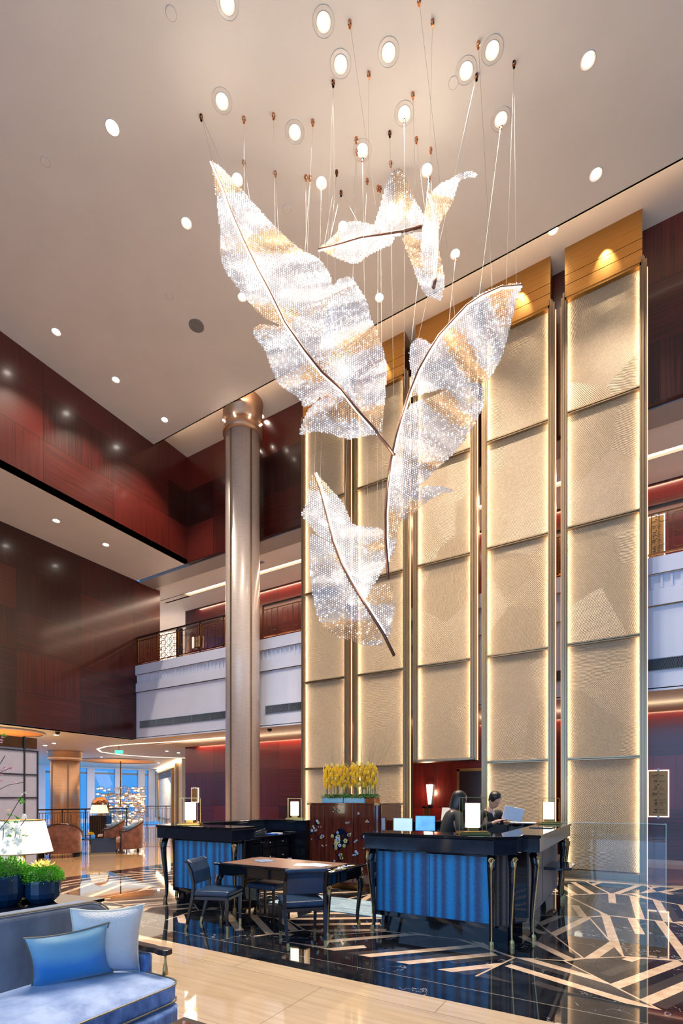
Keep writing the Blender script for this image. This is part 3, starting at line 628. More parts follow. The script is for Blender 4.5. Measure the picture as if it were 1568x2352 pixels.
# ------------------------------------------------------------------ crystal leaf chandeliers
def inpoly(P, poly):
    x, y = P[:, 0], P[:, 1]; ins = np.zeros(len(P), bool); n = len(poly)
    for i in range(n):
        x1, y1 = poly[i]; x2, y2 = poly[(i+1) % n]
        cnd = ((y1 > y) != (y2 > y)) & (x < (x2-x1)*(y-y1)/(y2-y1+1e-9)+x1); ins ^= cnd
    return ins
def stem_st(P, stem):
    S_ = np.array(stem, float); best = np.full(len(P), 1e9); s_ = np.zeros(len(P)); t_ = np.zeros(len(P)); acc = 0
    for a, b in zip(S_[:-1], S_[1:]):
        d = b-a; L2 = (d**2).sum(); u = np.clip(((P-a)@d)/L2, 0, 1); q = a+u[:, None]*d; e = P-q; dist = np.sqrt((e**2).sum(1))
        sg = np.sign(d[0]*e[:, 1]-d[1]*e[:, 0]); k = dist < best
        best[k] = dist[k]; s_[k] = acc+u[k]*math.sqrt(L2); t_[k] = (sg*dist)[k]; acc += math.sqrt(L2)
    return s_, t_, acc
def Wn(P, d):
    l = d*(P[:, 0]-CX)/F_
    return np.stack([-d*SA+l*CA, d*CA+l*SA, H-d*(P[:, 1]-HY)/F_], 1)
def smooth_poly(poly, it=1):
    for _ in range(it):
        q = []
        for i in range(len(poly)):
            a, b = poly[i], poly[(i+1) % len(poly)]
            q += [(a[0]*.75+b[0]*.25, a[1]*.75+b[1]*.25), (a[0]*.25+b[0]*.75, a[1]*.25+b[1]*.75)]
        poly = q
    return poly
rng = np.random.default_rng(5)
def leafdepth(P, stem, d0, d1, curl, off, ph):
    s, t, Ls = stem_st(P, stem); at = np.abs(t); rip = np.sin(s/27.+t/75.+ph)
    d = d0+(d1-d0)*s/Ls + curl*(at/150)**1.5 + .10*rip*np.minimum(1, at/45) + off*np.minimum(1, at/30) + .05*np.sin(s/11.+t/30.)*np.minimum(1, at/70)
    return d, s, t, rip
def blade(parent, name, poly, stem, d0, d1, curl=.15, off=0., ph=0., step=5.2):
    poly = smooth_poly(poly); A = np.array(poly); x0, y0 = A.min(0); x1, y1 = A.max(0)
    base = parent.matrix_world.inverted() if False else None
    og = np.array(parent.location)
    # net surface
    g = 3.6; nx, ny = int((x1-x0)/g)+2, int((y1-y0)/g)+2
    gx, gy = np.meshgrid(x0+np.arange(nx)*g, y0+np.arange(ny)*g); G = np.stack([gx.ravel(), gy.ravel()], 1)
    d, s, t, rip = leafdepth(G, stem, d0, d1, curl, off, ph); P3 = Wn(G, d)-og
    cen = G+g/2; ok = inpoly(cen, poly)
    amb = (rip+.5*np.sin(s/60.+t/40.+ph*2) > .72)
    m = MB(); used = {}; vs = []; 
    for j in range(ny-1):
        for i in range(nx-1):
            k = j*nx+i
            if not ok[k]: continue
            q = []
            for kk in (k, k+nx, k+nx+1, k+1):
                if kk not in used: used[kk] = len(vs); vs.append(tuple(P3[kk]))
                q.append(used[kk])
            m.f.append(tuple(q)); m.mi.append(1 if amb[k] else 0)
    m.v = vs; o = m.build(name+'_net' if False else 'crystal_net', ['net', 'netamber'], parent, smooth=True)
    # beads
    e1 = np.array([step, 0]); rows_ = int((y1-y0)/(step*.86))+2; pts = []
    ang = R(28) if stem[-1][0] > stem[0][0] else R(-24)
    cx_, cy_ = (x0+x1)/2, (y0+y1)/2; Rr = max(x1-x0, y1-y0)
    n_ = int(Rr/step)+2
    for j in range(-n_, n_):
        for i in range(-n_, n_):
            u = (i+.5*(j % 2))*step; v = j*step*.86
            pts.append((cx_+u*math.cos(ang)-v*math.sin(ang), cy_+u*math.sin(ang)+v*math.cos(ang)))
    Q = np.array(pts); Q = Q[inpoly(Q, poly)]
    d, s, t, rip = leafdepth(Q, stem, d0, d1, curl, off, ph); p3 = Wn(Q, d-.012)-og
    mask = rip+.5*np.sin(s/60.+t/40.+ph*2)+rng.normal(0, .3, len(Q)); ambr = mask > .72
    r = .0125; octv = np.array([(1, 0, 0), (-1, 0, 0), (0, 1, 0), (0, -1, 0), (0, 0, 1.1), (0, 0, -1.1)])*r
    octf = [(0, 2, 4), (2, 1, 4), (1, 3, 4), (3, 0, 4), (2, 0, 5), (1, 2, 5), (3, 1, 5), (0, 3, 5)]
    m = MB()
    for k, p in enumerate(p3):
        a, b_ = rng.uniform(0, 6.28), rng.uniform(-.9, .9); ca, sa, cb, sb = math.cos(a), math.sin(a), math.cos(b_), math.sin(b_)
        Mx = np.array([[ca, -sa*cb, sa*sb], [sa, ca*cb, -ca*sb], [0, sb, cb]]); vv = octv@Mx.T+p; n = len(m.v)
        m.v += [tuple(z) for z in vv]; m.f += [tuple(i+n for i in f) for f in octf]; m.mi += [1 if ambr[k] else 0]*8
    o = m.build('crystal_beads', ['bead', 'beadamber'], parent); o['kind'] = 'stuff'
def leaf(label, stem, blades, d0, d1, hangs, led_side=1, canopy=None):
    top = W(stem[0][0], stem[0][1], d0); t = thing('leaf_chandelier', label, 'chandelier', top)
    for b in blades: blade(t, 'blade', b[0], stem, d0, d1, **b[1])
    n = len(stem); S_ = np.array(stem, float); acc = [0]
    for a, b in zip(stem[:-1], stem[1:]): acc.append(acc[-1]+math.dist(a, b))
    pts = [W(x, y, d0+(d1-d0)*acc[i]/acc[-1]-.03)-top for i, (x, y) in enumerate(stem)]
    rr = [.008+.016*min(1, acc[i]/acc[-1]*1.2) for i in range(n)]
    m = MB(); m.tube(pts, rr, 8); m.build('bronze_stem', 'stembronze', t, smooth=True)
    off = []
    for i, (x, y) in enumerate(stem[:-1]):
        a = np.array(stem[max(0, i-1)]); b = np.array(stem[min(n-1, i+1)]); dd = (b-a)/np.linalg.norm(b-a); nn = np.array([-dd[1], dd[0]])*led_side
        off.append(W(x+nn[0]*4.5, y+nn[1]*4.5, d0+(d1-d0)*acc[i]/acc[-1]-.02)-top)
    m = MB(); m.tube(off[:], .010, 5); m.build('light_strip', 'leafled', t)
    for u in (.15, .38, .62, .85):  # added point lights set off the strip, brightening leaf and ceiling
        q = off[int(u*(len(off)-1))]; pl = bpy.data.lights.new('leaf_fill_light', 'POINT'); pl.energy = 4.5 if top.z > 9.3 and d0 > 7.8 else (7 if (top.z > 9.3 and u < .3) else 15); pl.color = (1, .9, .78); pl.shadow_soft_size = .10
        po = bpy.data.objects.new('leaf_fill_light', pl); COL.objects.link(po); po.location = Vector(t.location)+q+Vector((.28*SA, -.28*CA, .22))
    cab = None
    for (hx, hy, lx, ly, dd) in hangs:
        pc = atz(hx, hy, ZC); pe = W(lx, ly, dd)
        m = MB(); m.tube([pc-top, pe-top], .002, 3); m.build('suspension_cable', 'cable', t)
        m = MB(); p = pc-top; m.lathe([(.026, 0), (.026, -.04), (.017, -.05), (.017, -.08)], 10, p); m.build('cable_anchor', 'copper', t)
    return t
stA = [(487, 370), (513, 430), (530, 480), (560, 550), (590, 612), (620, 668), (655, 740), (700, 805), (740, 855), (785, 895), (820, 940), (860, 985), (905, 1045)]
A1 = [(488, 368), (522, 399), (578, 462), (629, 519), (670, 557), (695, 577), (726, 590), (746, 610), (762, 641), (768, 690), (775, 760), (790, 830), (812, 900), (830, 948), (800, 915), (745, 905), (700, 942), (685, 911), (641, 886), (624, 850), (606, 799), (583, 774), (580, 753), (598, 745), (624, 747), (645, 752), (640, 744), (608, 733), (578, 702), (542, 656), (511, 615), (506, 585), (505, 529), (499, 468), (487, 391)]
A2 = [(687, 1003), (692, 975), (705, 945), (722, 925), (755, 908), (795, 904), (830, 945), (873, 1000), (848, 998), (807, 1010), (777, 1003), (746, 992), (715, 990)]
A3 = [(766, 646), (807, 632), (820, 656), (843, 692), (848, 723), (871, 774), (888, 830), (886, 891), (880, 952), (875, 1002), (850, 972), (800, 912), (760, 868), (728, 830), (733, 795), (746, 745), (757, 687)]
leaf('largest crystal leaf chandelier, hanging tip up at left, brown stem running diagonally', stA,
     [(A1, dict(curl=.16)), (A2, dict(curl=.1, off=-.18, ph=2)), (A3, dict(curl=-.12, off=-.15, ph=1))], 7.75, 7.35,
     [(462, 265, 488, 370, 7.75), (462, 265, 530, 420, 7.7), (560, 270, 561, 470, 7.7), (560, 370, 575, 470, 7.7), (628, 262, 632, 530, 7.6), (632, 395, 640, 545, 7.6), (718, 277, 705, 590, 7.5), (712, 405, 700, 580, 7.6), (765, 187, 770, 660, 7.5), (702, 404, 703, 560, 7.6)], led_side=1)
stB = [(730, 572), (780, 560), (830, 545), (868, 540), (920, 532), (968, 520)]
B1 = [(914, 381), (932, 406), (950, 457), (973, 490), (970, 519), (945, 533), (917, 543), (889, 540), (858, 520), (866, 495), (874, 470), (884, 427), (899, 396)]
B2 = [(730, 572), (756, 554), (787, 516), (807, 507), (838, 511), (868, 520), (890, 530), (907, 544), (899, 564), (879, 569), (848, 585), (818, 608), (797, 603), (766, 590)]
leaf('small folded crystal leaf chandelier lying sideways at top centre', stB, [(B2, dict(curl=.5, ph=1)), (B1, dict(curl=.35, off=-.1, ph=.5))], 8.3, 8.1,
     [(773, 393, 745, 560, 8.3), (773, 393, 760, 540, 8.3), (783, 440, 757, 552, 8.3), (783, 440, 822, 510, 8.3), (847, 168, 845, 400, 8.2), (895, 303, 897, 372, 8.2), (897, 372, 900, 400, 8.2), (818, 317, 812, 505, 8.2), (843, 412, 838, 512, 8.2)], led_side=1)
stC = [(985, 440), (995, 470), (1004, 510), (1005, 560), (1003, 600), (1000, 640), (995, 661)]
C1 = [(1100, 404), (1083, 392), (1062, 395), (1037, 411), (1006, 424), (986, 447), (973, 493), (971, 529), (965, 580), (968, 605), (981, 626), (993, 630), (1003, 600), (1007, 564), (1006, 529), (1011, 508), (1032, 478), (1047, 442), (1055, 411), (1078, 407)]
C2 = [(920, 544), (968, 529), (990, 545), (1008, 572), (1014, 605), (1021, 646), (1017, 677), (1009, 694), (1001, 687), (976, 679), (960, 646), (945, 605), (932, 570)]
leaf('crystal leaf chandelier at top right with a curled tip and narrow hanging tail', stC, [(C2, dict(curl=.3, ph=2)), (C1, dict(curl=.3, off=-.12, ph=.3))], 7.95, 7.7,
     [(993, 48, 985, 400, 7.9), (803, 50, 862, 470, 8.0), (948, 215, 955, 480, 8.0), (956, 317, 975, 480, 8.0), (989, 341, 990, 440, 7.9), (984, 407, 985, 440, 7.9), (1094, 172, 1050, 400, 7.9)], led_side=1)
stD = [(1198, 654), (1150, 658), (1105, 678), (1072, 700), (1042, 732), (1007, 770), (985, 805), (960, 850), (940, 900), (922, 955), (908, 1005), (897, 1060), (889, 1120), (885, 1180), (885, 1240), (889, 1290), (891, 1330)]
D1 = [(1202, 651), (1172, 650), (1130, 661), (1095, 680), (1072, 699), (1042, 730), (1007, 768), (992, 795), (979, 783), (956, 773), (938, 801), (940, 831), (944, 854), (940, 893), (936, 915), (958, 908), (1019, 893), (1061, 885), (1111, 885), (1134, 854), (1153, 820), (1164, 778), (1183, 705), (1187, 684)]
D2 = [(938, 932), (965, 919), (1000, 908), (1026, 891), (1061, 880), (1099, 879), (1111, 893), (1111, 931), (1095, 965), (1069, 1007), (1038, 1046), (996, 1084), (961, 1118), (940, 1160), (921, 1197), (912, 1230), (900, 1268), (889, 1290), (884, 1268), (883, 1214), (885, 1149), (893, 1080), (904, 1019), (918, 975)]
D3 = [(945, 1135), (961, 1117), (1011, 1116), (1028, 1120), (1046, 1129), (1018, 1130), (992, 1143), (965, 1166), (942, 1184), (921, 1199), (925, 1170)]
D4 = [(906, 1235), (912, 1256), (896, 1284), (889, 1290), (892, 1260)]
leaf('tall crystal leaf chandelier at right, curving like a feather from upper right down to centre', stD, [(D1, dict(curl=.25, ph=0)), (D2, dict(curl=.22, off=-.1, ph=1.5)), (D3, dict(curl=.1, off=-.22, ph=3)), (D4, dict(curl=.1, off=.05))], 7.2, 7.5,
     [(1180, 143, 1185, 652, 7.2), (1180, 143, 1162, 655, 7.2), (1098, 98, 1130, 660, 7.2), (1150, 285, 1100, 680, 7.2), (1094, 172, 960, 780, 7.3), (985, 407, 945, 780, 7.35), (962, -2, 1045, 730, 7.2), (928, 270, 928, 890, 7.3), (895, 303, 905, 1000, 7.4), (1046, 590, 1030, 745, 7.3)], led_side=-1)
stE = [(722, 1087), (735, 1125), (745, 1165), (757, 1210), (765, 1245), (785, 1295), (805, 1335), (830, 1375), (855, 1415), (880, 1455), (905, 1506)]
E1 = [(722, 1087), (731, 1093), (746, 1109), (767, 1132), (782, 1147), (794, 1168), (804, 1193), (810, 1205), (825, 1207), (844, 1210), (865, 1211), (876, 1216), (883, 1223), (886, 1250), (888, 1271), (886, 1296), (870, 1325), (855, 1348), (844, 1367), (837, 1385), (848, 1405), (790, 1305), (762, 1244), (737, 1235), (723, 1223), (715, 1210), (698, 1195), (691, 1179), (698, 1172), (706, 1137), (715, 1095)]
E2 = [(712, 1229), (718, 1226), (738, 1236), (763, 1246), (790, 1302), (815, 1348), (850, 1404), (882, 1480), (861, 1482), (838, 1483), (821, 1478), (805, 1470), (782, 1466), (756, 1453), (742, 1440), (731, 1421), (721, 1386), (715, 1348), (711, 1300), (712, 1262)]
E3 = [(839, 1386), (843, 1366), (851, 1352), (867, 1344), (890, 1341), (899, 1344), (905, 1354), (906, 1371), (907, 1394), (903, 1413), (899, 1424), (899, 1447), (888, 1471), (870, 1440), (850, 1405)]
leaf('lowest crystal leaf chandelier, hanging point down above the orchid cabinet', stE, [(E1, dict(curl=.2, ph=1)), (E2, dict(curl=.22, off=-.08, ph=0)), (E3, dict(curl=.2, off=-.05, ph=2.4))], 7.6, 7.3,
     [(738, 425, 722, 1087, 7.6), (765, 187, 735, 1100, 7.6), (820, 345, 792, 1165, 7.5), (832, 360, 845, 1210, 7.5), (873, 430, 880, 1220, 7.5), (868, 428, 866, 1212, 7.5)], led_side=-1)
# ------------------------------------------------------------------ reception desks
def cabriole(parent, x, y, ox, oy, z1=.965, gold=True, s=1.0):
    L_ = [(0, 1), (.028, .93), (.040, .85), (.030, .70), (.004, .45), (-.014, .25), (-.012, .12), (.006, .03), (.014, 0)]
    rad = [.042, .046, .044, .036, .028, .022, .019, .020, .024]
    pts = [(x+ox*a*s, y+oy*a*s, z1*b) for a, b in L_]
    m = MB(); m.tube(pts, [r*s for r in rad], 8); o = m.build('leg', 'lacq', parent, smooth=True)
    if gold:
        g = [(p[0]+ox*rad[i]*s*.95, p[1]+oy*rad[i]*s*.95, p[2]) for i, p in enumerate(pts)][1:]
        m = MB(); m.tube(g, .0075, 5); m.build('brass_strip', 'silverbrass', o)
        m = MB(); c = (g[0][0]+ox*.008, g[0][1]+oy*.008, z1*.955); tx, ty = -oy, ox; sp = []
        for k in range(26):
            a = k*.48; r = .030*(1-k/30); sp.append((c[0]+tx*r*math.cos(a), c[1]+ty*r*math.cos(a), c[2]+r*math.sin(a)))
        m.tube(sp, .0065, 5); m.tube([(c[0], c[1], c[2]-.02), (c[0]+ox*.004, c[1]+oy*.004, c[2]-.06), (g[1][0], g[1][1], c[2]-.11)], [.020, .017, .006], 6); m.build('brass_scroll', 'silverbrass', o)
    m = MB(); m.tube([(pts[-1][0], pts[-1][1], 0), (pts[-1][0], pts[-1][1], .05), (pts[-2][0], pts[-2][1], .075)], [.027*s, .026*s, .021*s], 8); m.build('brass_foot', 'silverbrass', o)
def desk(label, sx, kx, dy, back):
    T = lambda x, y: (sx*x+kx, y+dy)
    t = thing('reception_desk', label, 'desk', (*T(-1.9, 5.6), 0)); og = Vector(t.location)
    def mbx():
        m = MB(); m.m = Matrix.Translation(-og); return m
    P_ = lambda pts: [T(*p) for p in pts][::(1 if sx > 0 else -1)]
    def bx(m, x0, x1, y0, y1, z0, z1):
        a, b = T(x0, y0), T(x1, y1); m.box(min(a[0], b[0]), max(a[0], b[0]), min(a[1], b[1]), max(a[1], b[1]), z0, z1)
    bw, by = back
    outer = [(-2.70, 5.10), (-1.22, 5.10), (-1.03, 5.29), (-1.03, 5.60), (-.86, 5.60), (-.86, by), (bw, by), (bw, by-.42), (-1.28, by-.42), (-1.28, 5.56), (-2.70, 5.56)]
    m = mbx(); m.prism(P_(outer), .98, 1.135); m.build('fascia', 'lacqb', t, bevel=.006)
    o2 = [(-2.715, 5.085), (-1.214, 5.085), (-1.015, 5.283), (-1.015, 5.585), (-.845, 5.585), (-.845, by+.015), (bw, by+.015), (bw, by-.43), (-1.29, by-.43), (-1.29, 5.57), (-2.715, 5.57)]
    m = mbx(); m.prism(P_(o2), 1.135, 1.17); m.build('counter_top', 'lacq', t, bevel=.007)
    body = [(-2.66, 5.36), (-1.32, 5.36), (-1.14, 5.54), (-1.14, 5.72), (-1.04, 5.86), (-1.04, by-.12), (bw+.02, by-.06), (bw+.02, by-.40), (-1.5, by-.40), (-1.5, 5.74), (-2.66, 5.74)]
    m = mbx(); m.prism(P_(body), .17, .98); 
    base = [(x, y) for x, y in body]
    m.prism(P_([(-2.62, 5.40), (-1.34, 5.40), (-1.18, 5.56), (-1.18, 5.74), (-1.09, 5.9), (-1.09, by-.18), (bw+.06, by-.12), (bw+.06, by-.36), (-1.46, by-.36), (-1.46, 5.70), (-2.62, 5.70)]), 0, .17)
    m.build('carcass', 'lacq', t)
    m = mbx(); bx(m, -2.70, -1.30, 5.335, 5.36, .17, .225); bx(m, -2.70, -1.30, 5.335, 5.36, .935, .98); bx(m, -2.72, -2.66, 5.335, 5.36, .17, .98); bx(m, -1.325, -1.29, 5.335, 5.36, .17, .98); m.build('panel_frame', 'lacq', t, bevel=.003)
    for a, b in ((-2.66, -1.995), (-1.989, -1.325)):
        m = mbx(); bx(m, a, b, 5.343, 5.357, .222, .938); m.build('blue_fabric_panel', 'bluestripe', t)
    m = mbx(); a, b = T(-1.30, 5.365), T(-1.15, 5.515); dx, dy_ = .012*sx, -.012
    m.add([(a[0]+dx, a[1]+dy_, .2), (b[0]+dx, b[1]+dy_, .2), (b[0]+dx, b[1]+dy_, .95), (a[0]+dx, a[1]+dy_, .95), (a[0], a[1], .2), (b[0], b[1], .2), (b[0], b[1], .95), (a[0], a[1], .95)], [(0, 1, 2, 3), (7, 6, 5, 4), (0, 3, 7, 4), (1, 5, 6, 2), (3, 2, 6, 7), (0, 4, 5, 1)])
    m.build('fluted_panel', 'taupe', t)
    for (a, b) in ((5.92, 6.9), (6.93, by-.16)):
        m = mbx(); bx(m, -1.04, -1.025, a, b, .2, .95); m.build('fluted_panel', 'taupe', t)
    m = mbx(); bx(m, -1.50, -1.46, 5.74, by-.4, .0, .9); m.build('inner_face', 'lacq', t)
    # lower working surface with drawers on the inside
    m = mbx(); bx(m, -1.90, -1.28, 5.75, by-.42, .90, .925); bx(m, -2.66, -1.5, 5.57, 5.86, .90, .925); m.build('work_surface', 'lacqb', t, bevel=.004)
    m = mbx(); bx(m, -1.86, -1.5, 5.9, by-.45, .12, .90); m.build('drawer_cabinet', 'lacq', t)
    for i in range(4):
        y0 = 6.0+i*(by-.5-6.0)/4; y1 = 6.0+(i+1)*(by-.5-6.0)/4
        for (z0, z1) in ((.72, .885), (.42, .70)):
            m = mbx(); bx(m, -1.875, -1.86, y0+.01, y1-.01, z0, z1); dr = m.build('drawer', 'lacq', t, bevel=.003)
            c_ = T(-1.90, (y0+y1)/2); m = mbx(); m.ball((c_[0], c_[1], (z0+z1)/2), .016, 8, 6); m.build('knob', 'chrome', dr, smooth=True)
    for (x, y, ox, oy) in ((-2.64, 5.22, -.55, -.83), (-1.27, 5.22, .2, -.98), (-1.10, 5.37, .55, -.83), (-.95, 5.72, .83, -.55), (-.95, by-.45, .95, -.3), (-.95, by-.28, 1, 0), (-.95, by-.12, 1, 0)):
        a = T(x, y); t_ = bpy.data.objects
        k = len(bpy.data.objects); before = set(o.name for o in children(t)) if False else None
        xx, yy = a[0]-og.x, a[1]-og.y; cabriole(t, xx, yy, ox*sx, oy)
    if sx > 0:
        m = mbx(); m.prism([T(-1.02, 7.0), T(-.80, 7.0), T(-.70, 7.12), T(-.70, 7.62), T(-.80, 7.74), T(-1.02, 7.74)], .62, .655); m.build('bag_shelf', 'lacqb', t, bevel=.004)
    return t
desk('right reception desk, blue striped front panel below a bright square lamp', 1, 0, 0, (-3.45, 8.55))
desk('left reception desk, black with blue striped panel behind the armless navy chair', -1, -7.31, -.15, (-2.22, 7.95))
# ------------------------------------------------------------------ square reception lamps
def rlamp():
    t = thing('reception_lamp', '', 'table lamp', (0, 0, 0), R(30))
    m = MB(); m.box(-.165, .165, -.10, .10, 0, .022); m.box(-.15, .15, -.09, .09, .022, .035); m.build('base', 'brass', t, bevel=.003)
    m = MB(); m.box(-.055, .055, -.045, .045, .035, .075); m.build('socket_block', 'brass', t, bevel=.003)
    m = MB(); m.lathe([(.001, .075), (.078, .075), (.078, .335), (.001, .335)], 28, cap=False); m.build('lamp_shade', 'lampglow', t)
    m = MB(); x, y, z = .125, .08, .40
    for a in (-x, x):
        for b in (-y, y): m.box(a-.003, a+.003, b-.003, b+.003, .03, z)
    for b in (-y, y): m.box(-x, x, b-.003, b+.003, z-.006, z)
    for a in (-x, x): m.box(a-.003, a+.003, -y, y, z-.006, z)
    m.build('brass_cage', 'brass', t)
    return t
l0 = rlamp(); lamps = [((-1.50, 5.34), 'square glowing lamp at the front of the right desk, nearest and brightest'), ((-1.13, 8.22), 'square glowing lamp at the far corner of the right desk, before gold panel'),
                       ((-5.62, 5.16), 'square glowing lamp on the front counter of the left desk'), ((-5.50, 7.6), 'square glowing lamp on the rear corner counter of the left desk')]
for i, ((x, y), lb) in enumerate(lamps):
    if i == 0: l0.location = (x, y, 1.172); l0['label'] = lb; l0['group'] = 'square lamps on the reception desks'
    else: dup(l0, (x, y, 1.172), None, lb)
    pl = bpy.data.lights.new('lamp_light', 'POINT'); pl.energy = 9; pl.color = (1, .82, .6); pl.shadow_soft_size = .09; po = bpy.data.objects.new('lamp_light', pl); COL.objects.link(po); po.location = (x, y, 1.66)
# ------------------------------------------------------------------ writing table and chairs
t = thing('writing_table', 'black lacquer table with brown leather top between the two desks', 'table', (-3.70, 4.99, 0))
hx, hy = .86, .42
m = MB(); m.box(-hx, hx, -hy, hy, .725, .75); m.build('tabletop', 'lacq', t, bevel=.006)
m = MB(); m.box(-hx+.09, hx-.22, -hy+.05, hy-.05, .75, .753); m.build('leather_inset', 'brleather', t)
m = MB(); m.box(-hx+.04, hx-.04, -hy+.04, -hy+.07, .60, .725); m.box(-hx+.04, hx-.04, hy-.07, hy-.04, .60, .725); m.box(-hx+.04, -hx+.07, -hy+.07, hy-.07, .60, .725); m.box(hx-.07, hx-.04, -hy+.07, hy-.07, .60, .725); m.build('apron', 'lacq', t, bevel=.004)
for a in (-1, 1):
    for b in (-1, 1): cabriole(t, a*(hx-.07), b*(hy-.07), a*.7, b*.7, .60, True, .8)
def flower(m, c, r, n=5, plane='z', slot=0, cs=1):
    m.slot = slot
    for k in range(n):
        a = 2*PI*k/n+c[0]*9; dx, dy = r*.62*math.cos(a), r*.62*math.sin(a); pr = r*.48
        if plane == 'z': m.lathe([(pr, 0), (pr*.8, .002)], 7, (c[0]+dx, c[1]+dy, c[2]))
        else: m.tube([(c[0]+dx, c[1], c[2]+dy), (c[0]+dx, c[1]-.004, c[2]+dy)], pr, 7)
    m.slot = cs
    if plane == 'z': m.lathe([(r*.25, 0), (r*.2, .004)], 6, c)
    else: m.tube([(c[0], c[1]-.002, c[2]), (c[0], c[1]-.007, c[2])], r*.26, 6)
m = MB(); rr_ = random.Random(2)
for i in range(14): flower(m, (hx-.11+rr_.uniform(-.09, .08), -hy+.10+i*.045, .7505), rr_.uniform(.014, .034), slot=rr_.choice((0, 1, 0)), cs=2)
m.build('flower_inlay', ['pearl', 'pearly', 'navyin'], t)
tag(MB().box(-.10, .10, -.14, .14, 0, .004).build('magazine', 'mag'), 'open printed magazine lying on left end of the brown table top', 'magazine'); o = COL.objects[-1]; o.location = (-4.12, 5.02, .7545); o.rotation_euler = (0, 0, R(60))
for i, (x, y, a, lb) in enumerate([(-3.42, 4.98, 20, 'lower white paper sheet on right half of the brown table top'), (-3.30, 5.03, -12, 'upper white paper sheet on right half of the brown table top')]):
    o = tag(MB().box(-.15, .15, -.105, .105, 0, .0012).build('paper_sheet', 'paper'), lb, 'paper', 'paper sheets on the table'); o.location = (x, y, .7545+i*.0016); o.rotation_euler = (0, 0, R(a))
def chair():
    t = thing('dining_chair', '', 'chair'); w = .215
    def slab(name, prof, y0, y1, mat, bev=.02, par=t):
        m = MB(); n = len(prof); v = [(p[0], y0, p[1]) for p in prof]+[(p[0], y1, p[1]) for p in prof]
        m.add(v, [tuple(range(n)), tuple(range(2*n-1, n-1, -1))]+[(i, i+n, (i+1) % n+n, (i+1) % n) for i in range(n)]); return m.build(name, mat, par, bevel=bev)
    m = MB(); m.box(-.20, .25, -w-.01, w+.01, .405, .475); s = m.build('seat', 'bleather', t, bevel=.028); s.modifiers['bevel'].segments = 4
    m = MB(); m.box(-.20, .245, -w, w, .365, .405); m.build('seat_rail', 'dwood', t, bevel=.004)
    slab('backrest', [(-.205, .55), (-.165, .55), (-.185, .70), (-.225, .80), (-.265, .835), (-.305, .83), (-.315, .80), (-.295, .785), (-.262, .78), (-.235, .72)], -w+.01, w-.01, 'bleather', .012)
    m = MB(); 
    for y in (-w+.003, w-.003): m.tube([(-.31, y, .81), (-.275, y, .825), (-.235, y, .80)], .012, 5)
    m.build('piping', 'bleather', t)
    for s in (-1, 1):
        m = MB(); m.tube([(-.30, s*(w-.02), 0), (-.255, s*(w-.01), .20), (-.205, s*w, .40), (-.195, s*w, .55), (-.225, s*w, .70), (-.285, s*(w-.005), .80)], [.017, .021, .024, .022, .019, .014], 4); l = m.build('leg', 'dwood', t)
        m = MB(); m.tube([(-.302, s*(w-.02), 0), (-.285, s*(w-.018), .07)], [.019, .021], 4); m.build('brass_ferrule', 'silverbrass', l)
        m = MB(); m.tube([(.225, s*(w-.02), 0), (.215, s*(w-.015), .20), (.215, s*(w-.01), .40)], [.017, .021, .025], 4); l = m.build('leg', 'dwood', t)
        m = MB(); m.tube([(.225, s*(w-.02), 0), (.222, s*(w-.018), .07)], [.019, .021], 4); m.build('brass_ferrule', 'silverbrass', l)
    return t
c0 = chair(); c0.location = (-4.36, 4.42, 0); c0.rotation_euler = (0, 0, R(20)); c0['label'] = 'navy leather chair seen from the side at left end of the table'; c0['group'] = 'chairs around the writing table'
dup(c0, (-3.13, 4.45, 0), R(136), 'navy leather chair seen from behind at right end of the table')
t = thing('upholstered_stool', 'dark stool tucked under the far side of the writing table', 'stool', (-4.1, 5.10, 0))
m = MB(); m.box(-.22, .22, -.18, .18, .40, .47); m.build('seat', 'bleather', t, bevel=.02)
for a in (-1, 1):
    for b in (-1, 1): m = MB(); m.tube([(a*.2, b*.16, 0), (a*.19, b*.15, .4)], [.014, .02], 4); m.build('leg', 'dwood', t)
# ------------------------------------------------------------------ inlaid cabinet, planters and orchids
t = thing('inlaid_cabinet', 'tall rosewood cabinet with mother of pearl flower inlay, carrying yellow orchids', 'cabinet', (-4.30, 7.80, 0)); hx, hy, zt = .69, .44, 1.485
m = MB(); pts = [(-hx, -hy), (hx-.06, -hy)]+[(hx-.06+.06*math.sin(R(a)), -hy+.06-.06*math.cos(R(a))) for a in (30, 60, 90)]+[(hx, hy), (-hx, hy)]; m.prism(pts, .1, zt-.02); m.build('carcass', 'cabwood', t)
m = MB(); m.box(-hx-.012, hx+.012, -hy-.012, hy+.012, zt-.02, zt); m.build('top', 'cabwood', t, bevel=.004)
m = MB(); m.box(-hx+.04, hx-.04, -hy+.04, hy-.04, 0, .1); m.build('plinth', 'bronze', t)
for x0, x1 in ((-.68, -.385), (-.375, .195), (.205, .60)): m = MB(); m.box(x0, x1, -hy-.018, -hy-.001, .12, zt-.03); m.build('door', 'cabwood', t, bevel=.004)
for y0, y1 in ((-.40, .18), (.19, .42)): m = MB(); m.box(hx+.001, hx+.016, y0, y1, .12, zt-.03); m.build('side_panel', 'cabwood', t, bevel=.004)
for x, y in ((hx-.03, -hy-.012), (-hx, -hy-.012), (hx+.01, hy-.04)): m = MB(); m.box(x-.05, x+.03, y-.012, y+.03, zt-.035, zt+.006); m.build('brass_corner', 'silverbrass', t)
m = MB(); rr_ = random.Random(11)
